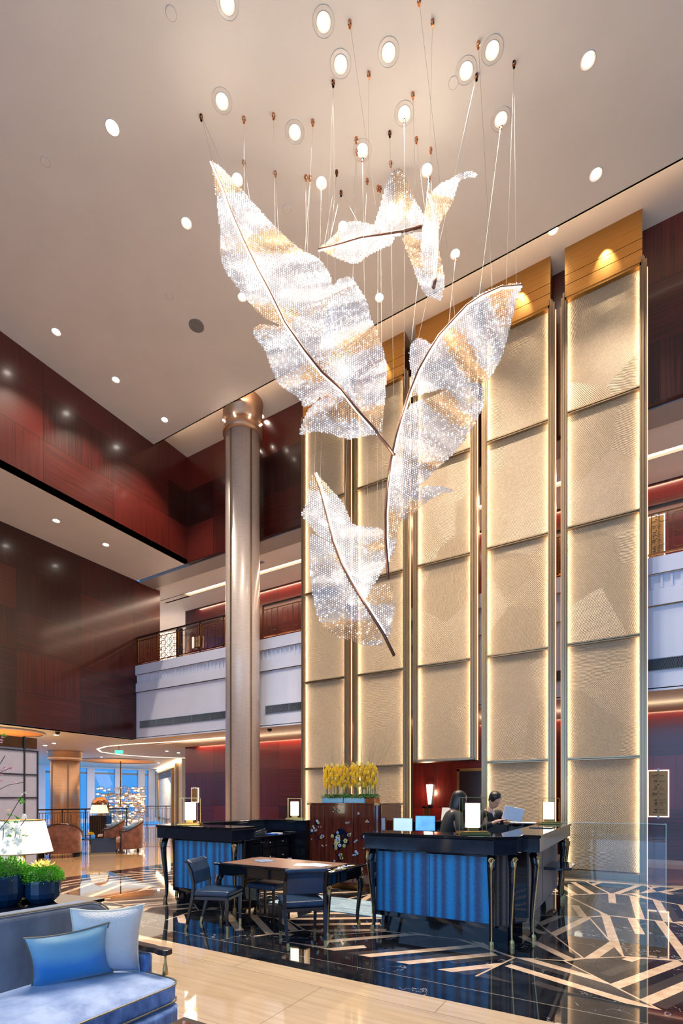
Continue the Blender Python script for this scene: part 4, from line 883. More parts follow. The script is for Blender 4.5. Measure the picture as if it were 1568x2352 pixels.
for i in range(44):
    u, v = rr_.uniform(-.66, .56), rr_.uniform(.25, 1.40)
    if math.hypot(u+.08, v-.84) < .20: continue
    s_ = rr_.choice((.010, .013, .018, .024)); k = rr_.choice((1, 2, 3))
    if s_ > .02: m.slot = 2; m.tube([(u-.02, -hy-.0185, v-.02), (u-.02, -hy-.0195, v-.02)], .04, 9)
    for q in range(k): flower(m, (u+q*.022, -hy-.019, v+rr_.uniform(-.025, .025)), s_, plane='y', slot=rr_.choice((0, 0, 1)), cs=2)
m.slot = 2
for i in range(16): a = rr_.uniform(0, 6.28); q = rr_.uniform(.05, .19); m.tube([(-.08+q*math.cos(a), -hy-.0185, .84+q*1.1*math.sin(a)), (-.08+q*math.cos(a), -hy-.0195-.0001*i, .84+q*1.1*math.sin(a))], rr_.uniform(.03, .055), 8)
for i in range(19): a = rr_.uniform(0, 6.28); q = rr_.uniform(0, .15); flower(m, (-.08+q*math.cos(a), -hy-.0215-.0004*i, .84+q*math.sin(a)), rr_.choice((.022, .03, .038)), plane='y', slot=rr_.choice((0, 1, 1)), cs=2)
m.build('flower_inlay', ['pearl', 'pearly', 'navyin'], t)
CABX, CABY = -4.30, 7.80
def mossblob(m, x0, x1, y0, y1, z0, h, n, r=.016, seed=1):
    q = random.Random(seed)
    for i in range(n):
        c = (q.uniform(x0, x1), q.uniform(y0, y1), z0+h*q.random()); a = q.uniform(0, 6.28); rr = r*q.uniform(.6, 1.4); b = q.uniform(-.5, 1)
        d1 = Vector((math.cos(a), math.sin(a), b)).normalized()*rr; d2 = Vector((-math.sin(a), math.cos(a), q.uniform(-.3, .3)))*rr*.5; C_ = Vector(c)
        m.add([C_-d2, C_+d1*.6-d2*.9, C_+d1*1.4, C_+d1*.6+d2*.9, C_+d2, C_+d1*.5+Vector((0, 0, rr*.35))], [(0, 1, 5), (1, 2, 5), (2, 3, 5), (3, 4, 5), (4, 0, 5)])
pw = [(-.56, -.115, 'turq', 'left turquoise planter box on the inlaid cabinet'), (-.10, .32, 'turq', 'right turquoise planter box on the inlaid cabinet'), (.335, .52, 'copper', 'small copper planter box at right end of the inlaid cabinet top')]
for i, (a, b, mt, lb) in enumerate(pw):
    t = thing('planter_box', lb, 'planter', (CABX+(a+b)/2, CABY-.17, zt+.001), 0, 'planter boxes on the cabinet'); w = (b-a)/2
    m = MB(); m.box(-w, w, -.09, .09, 0, .09); m.build('box', mt, t, bevel=.006)
    m = MB(); mossblob(m, -w-.01, w+.01, -.12, .12, .075, .075, int(w*3000), .018, i); o = m.build('moss', 'moss', t); o['kind'] = 'stuff'
def orchid(seed):
    q = random.Random(seed); t = thing('orchid_spray', '', 'flower'); h = q.uniform(.48, .57); lean = q.uniform(-.03, .03)
    m = MB(); m.tube([(0, 0, 0), (lean*.3, 0, h*.5), (lean, .01, h)], [.006, .005, .002], 5); m.build('stem', 'stem', t)
    n = 13
    for k in range(n):
        z = h*(.34+.66*k/(n-1)); a = k*2.4+seed; ro = .050 if k < n-1 else .012; c = Vector((lean*z/h+ro*math.cos(a), ro*math.sin(a)-.01, z)); m = MB()
        for p in range(5):
            b = 2*PI*p/5+.3; dr = Vector((math.cos(b)*math.cos(a+PI/2)*.8, math.cos(b)*math.sin(a+PI/2)*.8, math.sin(b))); f = Vector((math.cos(a), math.sin(a), .1)); s = dr.cross(f).normalized()
            L1 = .042; m.add([c, c+dr*L1*.5+s*.019+f*.006, c+dr*L1+f*.010, c+dr*L1*.5-s*.019+f*.006], [(0, 1, 2), (0, 2, 3)])
        m.ball(c+Vector((math.cos(a), math.sin(a), 0))*.010, .010, 6, 4); m.build('blossom', 'yellow' if k % 4 or seed % 2 else 'lemon', t)
    return t
pr = [orchid(s) for s in range(4)]
q = random.Random(5); cnt = 0
for i in range(30):
    x = CABX-.56+1.06*i/29+q.uniform(-.012, .012); y = CABY-.17+q.choice((-.06, 0, .06)); lb = 'yellow orchid spray standing in the planters on the inlaid cabinet'
    if i < 4: o = pr[i]; o.location = (x, y, zt+.12); o.rotation_euler = (0, 0, q.uniform(0, 6))
    else: o = dup(pr[i % 4], (x, y, zt+.12+q.uniform(-.02, .03)), q.uniform(0, 6))
    o['label'] = lb; o['group'] = 'yellow orchid sprays on the cabinet'
m = MB()
for i in range(46):
    x = q.uniform(-.45, .52); a = q.uniform(-.22, .3); hh = q.uniform(.75, 1.1); m.tube([(x, 0, 0), (x+a*.4, q.uniform(-.03, .03), hh*.6), (x+a, q.uniform(-.05, .05), hh)], [.0028, .0022, .0008], 3)
o = tag(m.build('grass_blades', 'grass'), 'thin dry grass blades rising out of the yellow orchids', 'grass', None, 'stuff'); o.location = (CABX, CABY-.15, zt+.12)
# rug behind the table
o = tag(MB().box(-1.0, 1.0, -.42, .42, 0, .012).build('rug', velvet('blue_wave_rug', '2d4f6b', 'b4d0da', 3, (.6, 9, 1))), 'pale blue wavy striped rug lying between the two desks', 'rug'); o.location = (-3.7, 6.25, .002)
# things on the desks
t = thing('desk_telephone', 'black desk telephone with silver handset on the left desk worktop', 'telephone', (-5.62, 6.75, .777+.0), R(-60)); t.location.z = .926
m = MB(); m.add([(-.1, -.09, 0), (.1, -.09, 0), (.1, .09, 0), (-.1, .09, 0), (-.1, -.09, .02), (.1, -.09, .02), (.1, .09, .08), (-.1, .09, .08)], [(3, 2, 1, 0), (4, 5, 6, 7), (0, 1, 5, 4), (1, 2, 6, 5), (2, 3, 7, 6), (3, 0, 4, 7)]); m.build('body', 'black', t, bevel=.004)
m = MB(); m.tube([(-.07, -.08, .045), (-.07, 0, .075), (-.07, .08, .10)], [.022, .014, .022], 8); m.build('handset', 'chrome', t)
for i, (x, y, mt, lb) in enumerate([(-5.60, 7.02, 'bluepaper', 'blue folder on the left desk worktop beside the telephone'), (-5.62, 7.2, 'paper', 'white paper stack on the left desk worktop'), (-5.72, 6.35, 'paper', 'white form on the left desk worktop near the front')]):
    o = tag(MB().box(-.1, .1, -.07, .07, 0, .012).build('paper_stack', mt), lb, 'paper'); o.location = (x, y, .926); o.rotation_euler = (0, 0, R(20*i))
t = thing('mug', 'white mug on the low shelf of the left reception desk', 'mug', (-5.25, 6.9, .0)); t.location = (-5.25, 7.1, .42)
m = MB(); m.lathe([(.035, 0), (.038, .09), (.034, .09), (.031, .01)], 16); m.build('cup', 'white', t); m = MB(); m.ring((.045, 0, .045), .022, .005, 'y', 10); m.build('handle', 'white', t)
t = thing('storage_shelf', 'black open storage shelf under the worktop, holding the mug', 'shelf', (-5.25, 7.1, 0)); m = MB(); m.box(-.12, .12, -.25, .25, .38, .418); m.build('shelf_board', 'lacq', t); m = MB(); m.box(-.12, .12, -.25, -.23, 0, .38); m.box(-.12, .12, .23, .25, 0, .38); m.build('side_board', 'lacq', t)
def monitor(x, y, z, rz, lb, mt, w=.42, h=.26):
    t = thing('computer_monitor', lb, 'monitor', (x, y, z), rz)
    m = MB(); m.cbox((0, 0, .12+h/2), (w, .02, h)); m.build('housing', 'black', t, bevel=.004)
    m = MB(); m.cbox((0, -.0115, .12+h/2), (w-.02, .002, h-.02)); m.build('screen', mt, t)
    m = MB(); m.box(-.015, .015, 0, .02, 0, .15); m.build('neck', 'black', t); m = MB(); m.box(-.1, .1, -.06, .08, -.0, .01); m.build('foot', 'black', t)
monitor(-3.0, 7.85, .90, R(15), 'computer monitor with blue desktop picture, left of the woman', 'screen', .34)
monitor(-3.36, 7.75, .86, R(10), 'pale lit computer monitor on the right desk beside the inlaid cabinet', 'screenw', .34)
monitor(-1.75, 7.4, .86, R(200), 'computer monitor seen from behind beside the far square lamp', 'screenw', .34, .2)
t = thing('back_desk', 'low black work desk inside the right reception counter carrying monitors', 'desk', (-3.2, 7.75, 0)); m = MB(); m.box(-.35, .6, -.18, .3, .80, .835); m.build('desk_top', 'lacq', t)
for a in (-.33, .56): m = MB(); m.box(a, a+.03, -.16, .28, 0, .8); m.build('leg', 'lacq', t)
t = thing('laptop', 'grey laptop open with its lid toward the red wall, left of the woman', 'laptop', (-2.62, 7.8, 1.0)); t.location = (-2.78, 8.34, 1.172)
m = MB(); m.box(-.15, .15, -.11, .1, 0, .015); m.build('keyboard', 'chrome', t); m = MB(); m.cbox((0, .13, .12), (.3, .012, .23), Euler((R(-15), 0, 0))); m.build('lid', 'trim', t)
o = tag(MB().box(-.22, .22, -.14, .14, 0, .008).build('desk_pad', 'lacq'), 'dark leather desk pad on the side counter of the right desk', 'desk pad'); o.location = (-1.06, 7.15, 1.172); o.rotation_euler = (0, 0, R(90))
for i, (x, y, a) in enumerate([(-1.45, 8.28, 10), (-1.75, 8.33, -6)]):
    o = tag(MB().box(-.14, .14, -.1, .1, 0, .012).build('paper_stack', 'paper'), ['white paper stack on the rear counter beside the far lamp', 'second white paper stack on the rear counter, left of the first'][i], 'paper'); o.location = (x, y, 1.172); o.rotation_euler = (0, 0, R(a))
# glass screen standing before the rightmost tower
t = thing('glass_screen', 'low clear glass screen standing in front of the rightmost gold tower', 'glass screen', (-1.5, 10.6, 0))
m = MB(); m.box(0, 2.0, -.006, .006, 0, 1.10); m.build('glass_pane', 'glass', t)
m = MB(); m.box(1.99, 2.002, -.006, .32, 0, 1.10); m.build('glass_return', 'glass', t)
m = MB(); m.box(0, 2.0, -.007, .007, 1.10, 1.106); m.box(1.994, 2.002, -.008, .0, 0, 1.10); m.box(1.988, 2.004, 0, .32, 1.10, 1.106); m.build('polished_edge', 'glassedge', t)
m = MB()  # thin rectangular outlines set on the pane
for i in range(6):
    x = .1+i*.33
    for k in (0, .012): m.box(x+k, x+.24-k, -.0085, -.007, .80+k, .803+k); m.box(x+k, x+.24-k, -.0085, -.007, .857-k, .86-k); m.box(x+k, x+.003+k, -.0085, -.007, .80+k, .86-k); m.box(x+.237-k, x+.24-k, -.0085, -.007, .80+k, .86-k)
m.build('outline_mark', 'bronze', t)
# ------------------------------------------------------------------ people
def skin(name, verts, edges, radii, mat, parent, root=0, sub=2):
    me = bpy.data.meshes.new(name); me.from_pydata([tuple(v) for v in verts], edges, []); me.materials.append(M[mat])
    o = bpy.data.objects.new(name, me); COL.objects.link(o)
    if parent: o.parent = parent
    md = o.modifiers.new('skin', 'SKIN'); md.use_smooth_shade = True
    sv = me.skin_vertices[0].data
    for i, r in enumerate(radii): sv[i].radius = (r, r) if not isinstance(r, tuple) else r; sv[i].use_root = (i == root)
    s = o.modifiers.new('sub', 'SUBSURF'); s.levels = sub; s.render_levels = sub; return o
def person(label, loc, rz, lean, headtilt, lh, rh, suit='suit', hair='bob', gr=None):
    """x forward, y left. lean shifts the shoulders forward; lh / rh are hand targets"""
    root = bpy.data.objects.new('person_root', None)
    hips = Vector((0, 0, .93)); ch = Vector((lean*.6, 0, 1.22)); nb = Vector((lean, 0, 1.40)); hd = Vector((lean+.05+headtilt*.05, 0, 1.53))
    V = [hips, Vector((lean*.25, 0, 1.05)), ch, nb, Vector((lean+.02, 0, 1.46))]; E_ = [(0, 1), (1, 2), (2, 3), (3, 4)]; Rr = [.13, .115, .135, .06, .048]
    J = [hips, V[1], ch, nb]; JE = [(0, 1), (1, 2), (2, 3)]; JR = [(.15, .12), (.135, .11), (.16, .125), (.075, .07)]
    def limb(pts, rad, base, VV, EE, RR):
        p = base
        for q, r in zip(pts, rad): VV.append(Vector(q)); RR.append(r); EE.append((p, len(VV)-1)); p = len(VV)-1
        return p
    for s in (1, -1):
        hipj = Vector((0, s*.09, .90)); limb([hipj, (.02, s*.10, .50), (0, s*.10, .10), (.02, s*.10, .05), (.14, s*.11, .03)], [.085, .06, .042, .04, .03], 0, V, E_, Rr)
        sh = nb+Vector((-.0, s*.17, -.04)); tgt = Vector(lh if s > 0 else rh); up = .28; mid = (sh+tgt)/2; dvec = tgt-sh; dl = dvec.length
        hgt = math.sqrt(max(.001, up*up-(dl/2)**2)); out = Vector((-.2, s*.6, -.8)); out = (out-dvec.normalized()*out.dot(dvec.normalized())).normalized(); el = mid+out*hgt
        w_ = limb([sh, el, tgt], [.052, .04, .026], 2, V, E_, Rr)
        limb([sh, el, el.lerp(tgt, .88)], [.066, .055, .042], 2, J, JE, JR)
        # hand: palm, four fingers, thumb
        d = (tgt-el).normalized(); side = d.cross(Vector((0, 0, 1))).normalized(); nrm = side.cross(d).normalized()
        pk = limb([tgt+d*.035, tgt+d*.075], [.024, .022], w_, V, E_, Rr)
        for k, (o_, ln) in enumerate(((-.027, .062), (-.009, .072), (.009, .068), (.027, .054))):
            b0 = tgt+d*.085+side*o_; limb([b0, b0+d*ln*.5-nrm*.008, b0+d*ln*.9-nrm*.025], [.0095, .0088, .0075], pk, V, E_, Rr)
        tb = tgt+d*.03-side*.03*s; limb([tb, tb+d*.03-side*.02*s, tb+d*.055-side*.022*s-nrm*.01], [.011, .010, .008], pk-1, V, E_, Rr)
    body = skin('body', V, E_, Rr, 'skin', None, 0); body.location = loc; body.rotation_euler = (0, 0, rz)
    body.name = 'person'; tag(body, label, 'person', gr)
    skin('jacket', J, JE, JR, suit, body, 0)
    TV = [Vector((0, 0, .95)), Vector((0, .09, .88)), Vector((.02, .10, .5)), Vector((0, .10, .09)), Vector((0, -.09, .88)), Vector((.02, -.10, .5)), Vector((0, -.10, .09))]
    skin('trousers', TV, [(0, 1), (1, 2), (2, 3), (0, 4), (4, 5), (5, 6)], [(.14, .12), .10, .075, .065, .10, .075, .065], suit, body, 0)
    # head with face
    m = MB(); rot = Euler((0, R(headtilt*40), 0)).to_matrix().to_4x4(); m.m = Matrix.Translation(hd) @ rot
    prof = [(.001, -.125), (.035, -.118), (.055, -.095), (.066, -.06), (.072, -.02), (.076, .02), (.075, .06), (.062, .095), (.035, .118), (.001, .125)]
    m.lathe(prof, 20, (0, 0, 0), False, 1.18, .95); m.tube([(.085, 0, .015), (.10, 0, -.012), (.106, 0, -.028), (.085, 0, -.034)], [.008, .011, .014, .009], 6)
    for s in (-1, 1): m.ball((-.005, s*.074, -.005), .026, 8, 6, (.7, .35, 1))
    m.build('head', 'skin', body, smooth=True, sub=1)
    m = MB(); m.m = Matrix.Translation(hd) @ rot
    for s in (-1, 1): m.ball((.077, s*.03, .012), .010, 8, 6, (.6, 1.3, .6))
    m.build('eyes', 'eye', body); m = MB(); m.m = Matrix.Translation(hd) @ rot; m.ball((.078, 0, -.062), .012, 8, 6, (.6, 2, .5)); m.build('mouth', 'lip', body)
    m = MB(); m.m = Matrix.Translation(hd) @ rot
    if hair == 'bob':
        m.lathe([(.085, -.13), (.093, -.09), (.094, -.03), (.092, .03), (.087, .075), (.068, .115), (.036, .138), (.001, .143)], 24, (-.022, 0, 0), False, 1.12, 1.0)
        m.ball((-.05, 0, -.06), .085, 12, 8, (.8, 1, 1))
    else:
        m.lathe([(.080, .0), (.086, .04), (.084, .08), (.068, .115), (.036, .136), (.001, .14)], 24, (-.016, 0, 0), False, 1.1, 1.0); m.ball((-.045, 0, .0), .068, 12, 8, (.8, 1, 1.1))
    m.build('hair', 'hair', body, smooth=True)
    m = MB(); m.m = Matrix.Translation(nb) ; m.tube([(.02, -.03, .04), (.075, 0, -.1), (.02, .03, .04)], .012, 5); m.build('shirt_collar', 'shirt', body)
    return body
person('woman with black bobbed hair in a dark suit, leaning forward with hand at her face', (-2.22, 6.55, 0), R(35), .14, .35, (.24, .12, 1.50), (.30, -.16, 1.24), hair='bob')
pm = person('man with short black hair in a dark suit, looking down and holding papers', (-1.98, 7.62, 0), R(-35), .16, .8, (.36, .12, 1.20), (.38, -.10, 1.22), hair='short')
t = tag(MB().box(-.14, .14, -.004, .004, -.1, .1).build('paper_sheets', 'paper'), 'white sheets of paper held up by the man in the dark suit', 'paper'); t.location = (-1.50, 7.42, 1.34); t.rotation_euler = (R(15), R(12), R(30))
# ------------------------------------------------------------------ sofa with pillows
t = thing('sofa', 'slate blue velvet sofa with pale blue seat cushion in the left foreground', 'sofa', (-2.755, 1.0, 0))
y0, y1 = -1.6, 1.14
def profile(name, pts, x0, x1, mat, bev, shear=0, par=t):
    m = MB(); n = len(pts); v = [(x0+shear*p[1], p[0], p[1]) for p in pts]+[(x1+shear*p[1]*.6, p[0], p[1]) for p in pts]
    m.add(v, [tuple(range(n-1, -1, -1)), tuple(range(n, 2*n))]+[(i, (i+1) % n, n+(i+1) % n, n+i) for i in range(n)]); o = m.build(name, mat, par, bevel=bev); o.modifiers['bevel'].segments = 4; return o
bk = [(y0, .2), (y1, .2), (y1+.01, .60)]+[(y1+.01-.17*(1-math.cos(R(a))), .70+.165*math.sin(R(a))) for a in (0, 20, 40, 60, 80, 90)]+[(.4, .88), (-.4, .865), (y0, .83)]
profile('backrest', bk, -.46, -.31, 'sofa', .035, -.06)
m = MB(); m.tube([(-.31-.05*z, y, z+.004) for y, z in bk[2:]], .006, 6); m.build('piping', 'pip', t)
def cushion(name, x0, x1, a, b, z0, z1, mat, par, r=.10):
    pts = []
    for (cx_, cy_, a0) in ((x1-r, b-r, 0), (x0+.03, b-.03, 90), (x0+.03, a+.03, 180), (x1-r, a+r, 270)):
        rr = r if cx_ == x1-r else .03
        for q in (0, 30, 60, 90): an = R(a0+q); pts.append((cx_+rr*math.cos(an), cy_+rr*math.sin(an)))
    m = MB(); m.prism(pts, z0, z1); o = m.build(name, ['seat'] if mat == 'seat' else [mat], par, bevel=.022); o.modifiers['bevel'].segments = 4; return pts, o
pts, cu = cushion('seat_cushion', -.40, .385, y0, y1-.02, .335, .44, 'seat', t)
cu.data.materials.append(M['sofablue'])
for p in cu.data.polygons:
    if abs(p.normal.z) < .5: p.material_index = 1
mm = MB(); n_ = 24; gx, gy = 10, 20
v = []; f = []
for i in range(gx+1):
    for j in range(gy+1):
        u, w = i/gx, j/gy; e = (1-(2*u-1)**4)*(1-(2*w-1)**6); v.append((-.37+.72*u, y0+.03+(y1-y0-.09)*w, .438+.045*max(0, e)))
for i in range(gx):
    for j in range(gy): a = i*(gy+1)+j; f.append((a, a+gy+1, a+gy+2, a+1))
mm.add(v, f); mm.build('cushion_crown', 'seat', t, smooth=True)
for zz in (.437, .338): m = MB(); m.tube([(x*1.0+.004, y, zz) for x, y in pts]+[(pts[0][0]+.004, pts[0][1], zz)], .006, 6); m.build('piping', 'pip', t)
_, bo = cushion('base', -.44, .43, y0, y1-.03, .05, .315, 'sofablue', t, .12)
m = MB(); m.box(-.38, .05, y1-.03, y1+.03, .30, .55); m.build('side_panel', 'sofablue', t, bevel=.02)
m = MB(); m.prism([(-.40, y1-.035), (.06, y1-.035), (.12, y1-.026), (.17, y1-.036), (.22, y1-.036), (.24, y1-.02), (.24, y1+.02), (.22, y1+.036), (.17, y1+.036), (.12, y1+.026), (.06, y1+.035), (-.40, y1+.035)], .568, .604); m.build('wooden_arm', 'dwood', t, bevel=.007)
m = MB(); m.tube([(.20, y1, .44), (.20, y1, .475), (.20, y1, .52), (.20, y1, .57)], [.019, .016, .007, .006], 10); m.build('brass_spindle', 'silverbrass', t, smooth=True)
for (a, b) in ((.34, y1-.1), (-.38, y1-.1), (.34, y0+.1), (-.38, y0+.1)): m = MB(); m.tube([(a, b, 0), (a, b, .06)], [.02, .03], 8); m.build('leg', 'dwood', t)
def pillow(name, label, c, ux, w, h, th, mat, roll=0, lean=0, horn=.07):
    ux = Vector((*ux, 0)).normalized(); nrm = ux.cross(Vector((0, 0, 1))).normalized()
    mat3 = Matrix((ux, -nrm, Vector((0, 0, 1)))).transposed().to_4x4()
    t = thing(name, label, 'cushion', c); t.rotation_euler = (mat3 @ Euler((R(lean), R(roll), 0)).to_matrix().to_4x4()).to_euler()
    n = 18; v = []; f = []; ed = []
    def P_(i, j, s):
        u, w_ = 2*i/n-1, 2*j/n-1; k = 1+horn*(u*u*w_*w_)-.05*(1-min(1, abs(abs(u)-abs(w_))*1.0)) *0
        pin = 1-.06*(1-w_*w_)*(abs(u)**3) ; pin2 = 1-.07*(1-u*u)*(abs(w_)**3)
        return (u*w/2*k*pin, s*th/2*((1-u**4)*(1-w_**4))**.6, w_*h/2*k*pin2)
    for s in (1, -1):
        b = len(v); v += [P_(i, j, s) for i in range(n+1) for j in range(n+1)]
        for i in range(n):
            for j in range(n):
                a = b+i*(n+1)+j; q = (a, a+1, a+n+2, a+n+1); f.append(q if s > 0 else q[::-1])
    m = MB(); m.add(v, f); m.build('pillow_cover', mat, t, smooth=True)
    loop = [P_(i, 0, 1) for i in range(n+1)]+[P_(n, j, 1) for j in range(1, n+1)]+[P_(i, n, 1) for i in range(n-1, -1, -1)]+[P_(0, j, 1) for j in range(n-1, -1, -1)]
    m = MB(); m.tube(loop, .0055, 6); m.build('piping', 'pip' if mat == 'ombre' else 'whitepetal', t)
    return t
pillow('throw_pillow', 'large white woven pillow leaning against end of the sofa', (-2.80, 1.90, .675), (.42, .72), .38, .43, .13, 'wpillow' if 'wpillow' in M else 'ombre2', 2, 12)
pillow('throw_pillow', 'smaller shiny blue ombre pillow in front of the white pillow on the sofa', (-2.86, 1.71, .625), (.24, .40), .405, .32, .14, 'ombre', -5, 14)
# coffee table corner
t = thing('coffee_table', 'dark glossy wooden coffee table corner at the bottom edge', 'table', (-1.66, 1.35, 0))
m = MB(); m.box(-.40, .5, -.5, .5, .36, .395); m.build('tabletop', 'dwood', t, bevel=.004); m = MB(); m.box(-.36, .46, -.46, .46, .395, .397); m.build('inset', 'cabwood', t)
for a in (-.36, .46):
    for b in (-.46, .46): m = MB(); m.box(a-.02, a+.02, b-.02, b+.02, 0, .36); m.build('leg', 'dwood', t)
# ------------------------------------------------------------------ console, lamp and plants behind the sofa
CZ = .62
t = thing('console_table', 'black lacquer console table behind the sofa carrying lamp and plants', 'table', (-4.55, 2.15, 0), R(8))
m = MB(); m.box(-.62, .36, -.9, .70, CZ-.03, CZ); m.build('tabletop', 'lacq', t, bevel=.005)
for a in (-.58, .32):
    for b in (-.86, .66): m = MB(); m.box(a-.02, a+.02, b-.02, b+.02, 0, CZ-.03); m.build('leg', 'lacq', t)
LP = W(52, 1990, 4.55); lx, ly = LP.x, LP.y
t = thing('table_lamp', 'table lamp with wide pleated white shade in the left foreground', 'table lamp', (lx, ly, CZ+.001))
def shade(t, r0, r1, z0, z1, n=56):
    m = MB(); v = []; f = []
    for k in range(n*2):
        a = PI*k/n; e = 1 if k % 2 else .985
        v += [(r0*e*math.cos(a), r0*e*math.sin(a), z0), (r1*e*math.cos(a), r1*e*math.sin(a), z1)]
    N2 = n*2
    for k in range(N2): q = (k+1) % N2; f.append((2*k, 2*q, 2*q+1, 2*k+1))
    m.add(v, f); m.build('pleated_shade', 'shade', t)
    m = MB(); m.ring((0, 0, z0), r0, .006, 'z', 32); m.build('shade_trim', 'brass', t); m = MB(); m.ring((0, 0, z1), r1, .006, 'z', 32); m.build('shade_trim', 'brass', t)
s0 = W(52, 1958, 4.55).z-CZ; s1 = W(52, 1884, 4.55).z-CZ
shade(t, .245, .175, s0, s1)
m = MB()
for a in (-.018, .018): m.tube([(a, 0, 0), (a, 0, s1-.05)], .008, 8)
m.build('twin_stem', 'brass', t); m = MB(); m.box(-.09, .09, -.06, .06, 0, .03); m.build('base', 'brass', t, bevel=.003)
pl = bpy.data.lights.new('table_lamp_light', 'POINT'); pl.energy = 8; pl.color = (1, .8, .55); pl.shadow_soft_size = .1; po = bpy.data.objects.new('table_lamp_light', pl); COL.objects.link(po); po.location = (lx, ly, CZ+s0-.08)
def leaffol(m, c, r, n, size, seed, flat=.7):
    q = random.Random(seed)
    for i in range(n):
        d = Vector((q.gauss(0, 1), q.gauss(0, 1), abs(q.gauss(0, 1))*1.0-.25)).normalized(); p = Vector(c)+Vector((d.x*r, d.y*r, d.z*r*flat))*q.uniform(.75, 1.05)
        a = d.cross(Vector((q.random(), q.random(), q.random()))).normalized(); b = d.cross(a); L1 = size*q.uniform(.6, 1.3); tip = p+d*L1+a*L1*.4
        m.add([p-b*L1*.35, p+d*L1*.5+a*L1*.1, tip, p+b*L1*.35, p+d*L1*.25+a*L1*.3], [(0, 1, 4), (1, 2, 4), (2, 3, 4), (3, 0, 4)])
def pot(label, loc, r, h):
    t = thing('potted_plant', label, 'plant', loc); n = 14; m = MB(); v = []; f = []
    prof = [(r*.62, 0), (r*.95, h*.22), (r*1.0, h*.4), (r*1.0, h*.85), (r*.92, h)]
    for k in range(n*2):
        a = PI*k/n; e = 1 if k % 2 else .965
        for (rr, z) in prof: v.append((rr*e*math.cos(a), rr*e*math.sin(a), z))
    P_ = len(prof)
    for k in range(n*2):
        q = (k+1) % (n*2)
        for i in range(P_-1): f.append((k*P_+i, q*P_+i, q*P_+i+1, k*P_+i+1))
    f.append(tuple(k*P_+P_-1 for k in range(n*2))); f.append(tuple(k*P_ for k in range(n*2-1, -1, -1))); m.add(v, f); m.build('pot', 'pot', t)
    m = MB(); m.ball((0, 0, h), r*.95, 16, 8, (1, 1, .6)); m.build('soil_mound', 'moss', t)
    m = MB(); leaffol(m, (0, 0, h+.005), r*1.15, 2600, .016, int(loc[0]*100) % 97); o = m.build('green_foliage', 'brightmoss', t); return t
p1 = W(97, 2066, 4.5); t = pot('blue fluted pot of bright green foliage with a yellow lotus flower', (p1.x, p1.y, CZ+.001), .148, .215)
m = MB()
for ring, (n, el, L1) in enumerate(((9, .35, .12), (8, .75, .10), (6, 1.1, .075))):
    for k in range(n):
        a = 2*PI*k/n+ring*.4; d = Vector((math.cos(a)*math.cos(el), math.sin(a)*math.cos(el), math.sin(el))); s = Vector((-math.sin(a), math.cos(a), 0)); b = Vector((0, 0, .305)); u = Vector((0, 0, 1))
        m.add([b, b+d*L1*.4+s*L1*.17, b+d*L1*.8+s*L1*.12, b+d*L1+u*.01, b+d*L1*.8-s*L1*.12, b+d*L1*.4-s*L1*.17, b+d*L1*.5-u*.008], [(0, 1, 6), (1, 2, 6), (2, 3, 6), (3, 4, 6), (4, 5, 6), (5, 0, 6)])
m.build('lotus_flower', 'lemon', t); 
for i in range(3): m = MB(); leaffol(m, (-.07+.06*i, -.08-.02*i, .27), .016, 26, .014, i); m.build('small_white_flower', 'whitepetal', t)
p2 = W(8, 2095, 4.35); t2 = pot('blue fluted pot of green foliage with white orchids and blossom branches', (p2.x, p2.y, CZ+.001), .165, .285)
RV = Vector((CA, SA, 0)); q = random.Random(8)
def at2(px, py, dd=0): return W(px, py, 4.35+dd)-Vector((p2.x, p2.y, CZ+.001))
for i, (x0_, tx, ty) in enumerate(((0, 10, 1880), (12, 22, 1895), (22, 38, 1900), (30, 48, 1905))):
    m = MB(); b = at2(x0_, 1985); e = at2(tx, ty); m.tube([b, b.lerp(e, .5)+Vector((.01, 0, 0)), e], [.005, .004, .002], 5); m.build('orchid_stem', 'stem', t2)
for i in range(34):
    c = at2(q.uniform(2, 48), q.uniform(1895, 1975), q.uniform(-.06, .06)); m = MB()
    for p in range(5):
        b = 2*PI*p/5+q.random(); dr = RV*math.cos(b)+Vector((0, 0, 1))*math.sin(b); s = RV*-math.sin(b)+Vector((0, 0, 1))*math.cos(b); f = Vector((SA, -CA, .2))*q.uniform(.0, .012); L1 = .03
        m.add([c, c+dr*L1*.55+s*.013+f, c+dr*L1+f, c+dr*L1*.55-s*.013+f], [(0, 1, 2), (0, 2, 3)])
    m.build('white_orchid', 'whitepetal', t2)
tw = [[(0, 1905), (20, 1880), (40, 1845), (58, 1820)], [(0, 1813), (20, 1803), (54, 1797)], [(0, 1775), (14, 1768), (28, 1763)], [(0, 1755), (6, 1745), (12, 1735)], [(10, 1985), (20, 1930), (45, 1900), (60, 1880)], [(-4, 1712), (4, 1700), (10, 1685)], [(28, 1960), (40, 1935), (52, 1925), (58, 1905)]]
for k, pl_ in enumerate(tw):
    m = MB(); m.tube([at2(x, y, .03*k-.08) for x, y in pl_], .003, 4); m.build('blossom_twig', 'twig', t2)
for k, (x, y, c) in enumerate([(3, 1770, 'pink'), (8, 1766, 'pink'), (14, 1770, 'pink'), (24, 1763, 'pink'), (28, 1768, 'pink'), (2, 1779, 'pink'), (3, 1795, 'pink'), (33, 1797, 'pink'), (58, 1822, 'whitepetal'), (36, 1838, 'pink'), (2, 1700, 'pink'), (6, 1694, 'pink'), (20, 1862, 'lemon'), (10, 1765, 'pink'), (1, 1706, 'pink'), (52, 1826, 'whitepetal')]):
    cc = at2(x, y, q.uniform(-.05, .05)); m = MB(); leaffol(m, cc, .007, 22, .012, k); m.build('pink_blossom', c, t2)
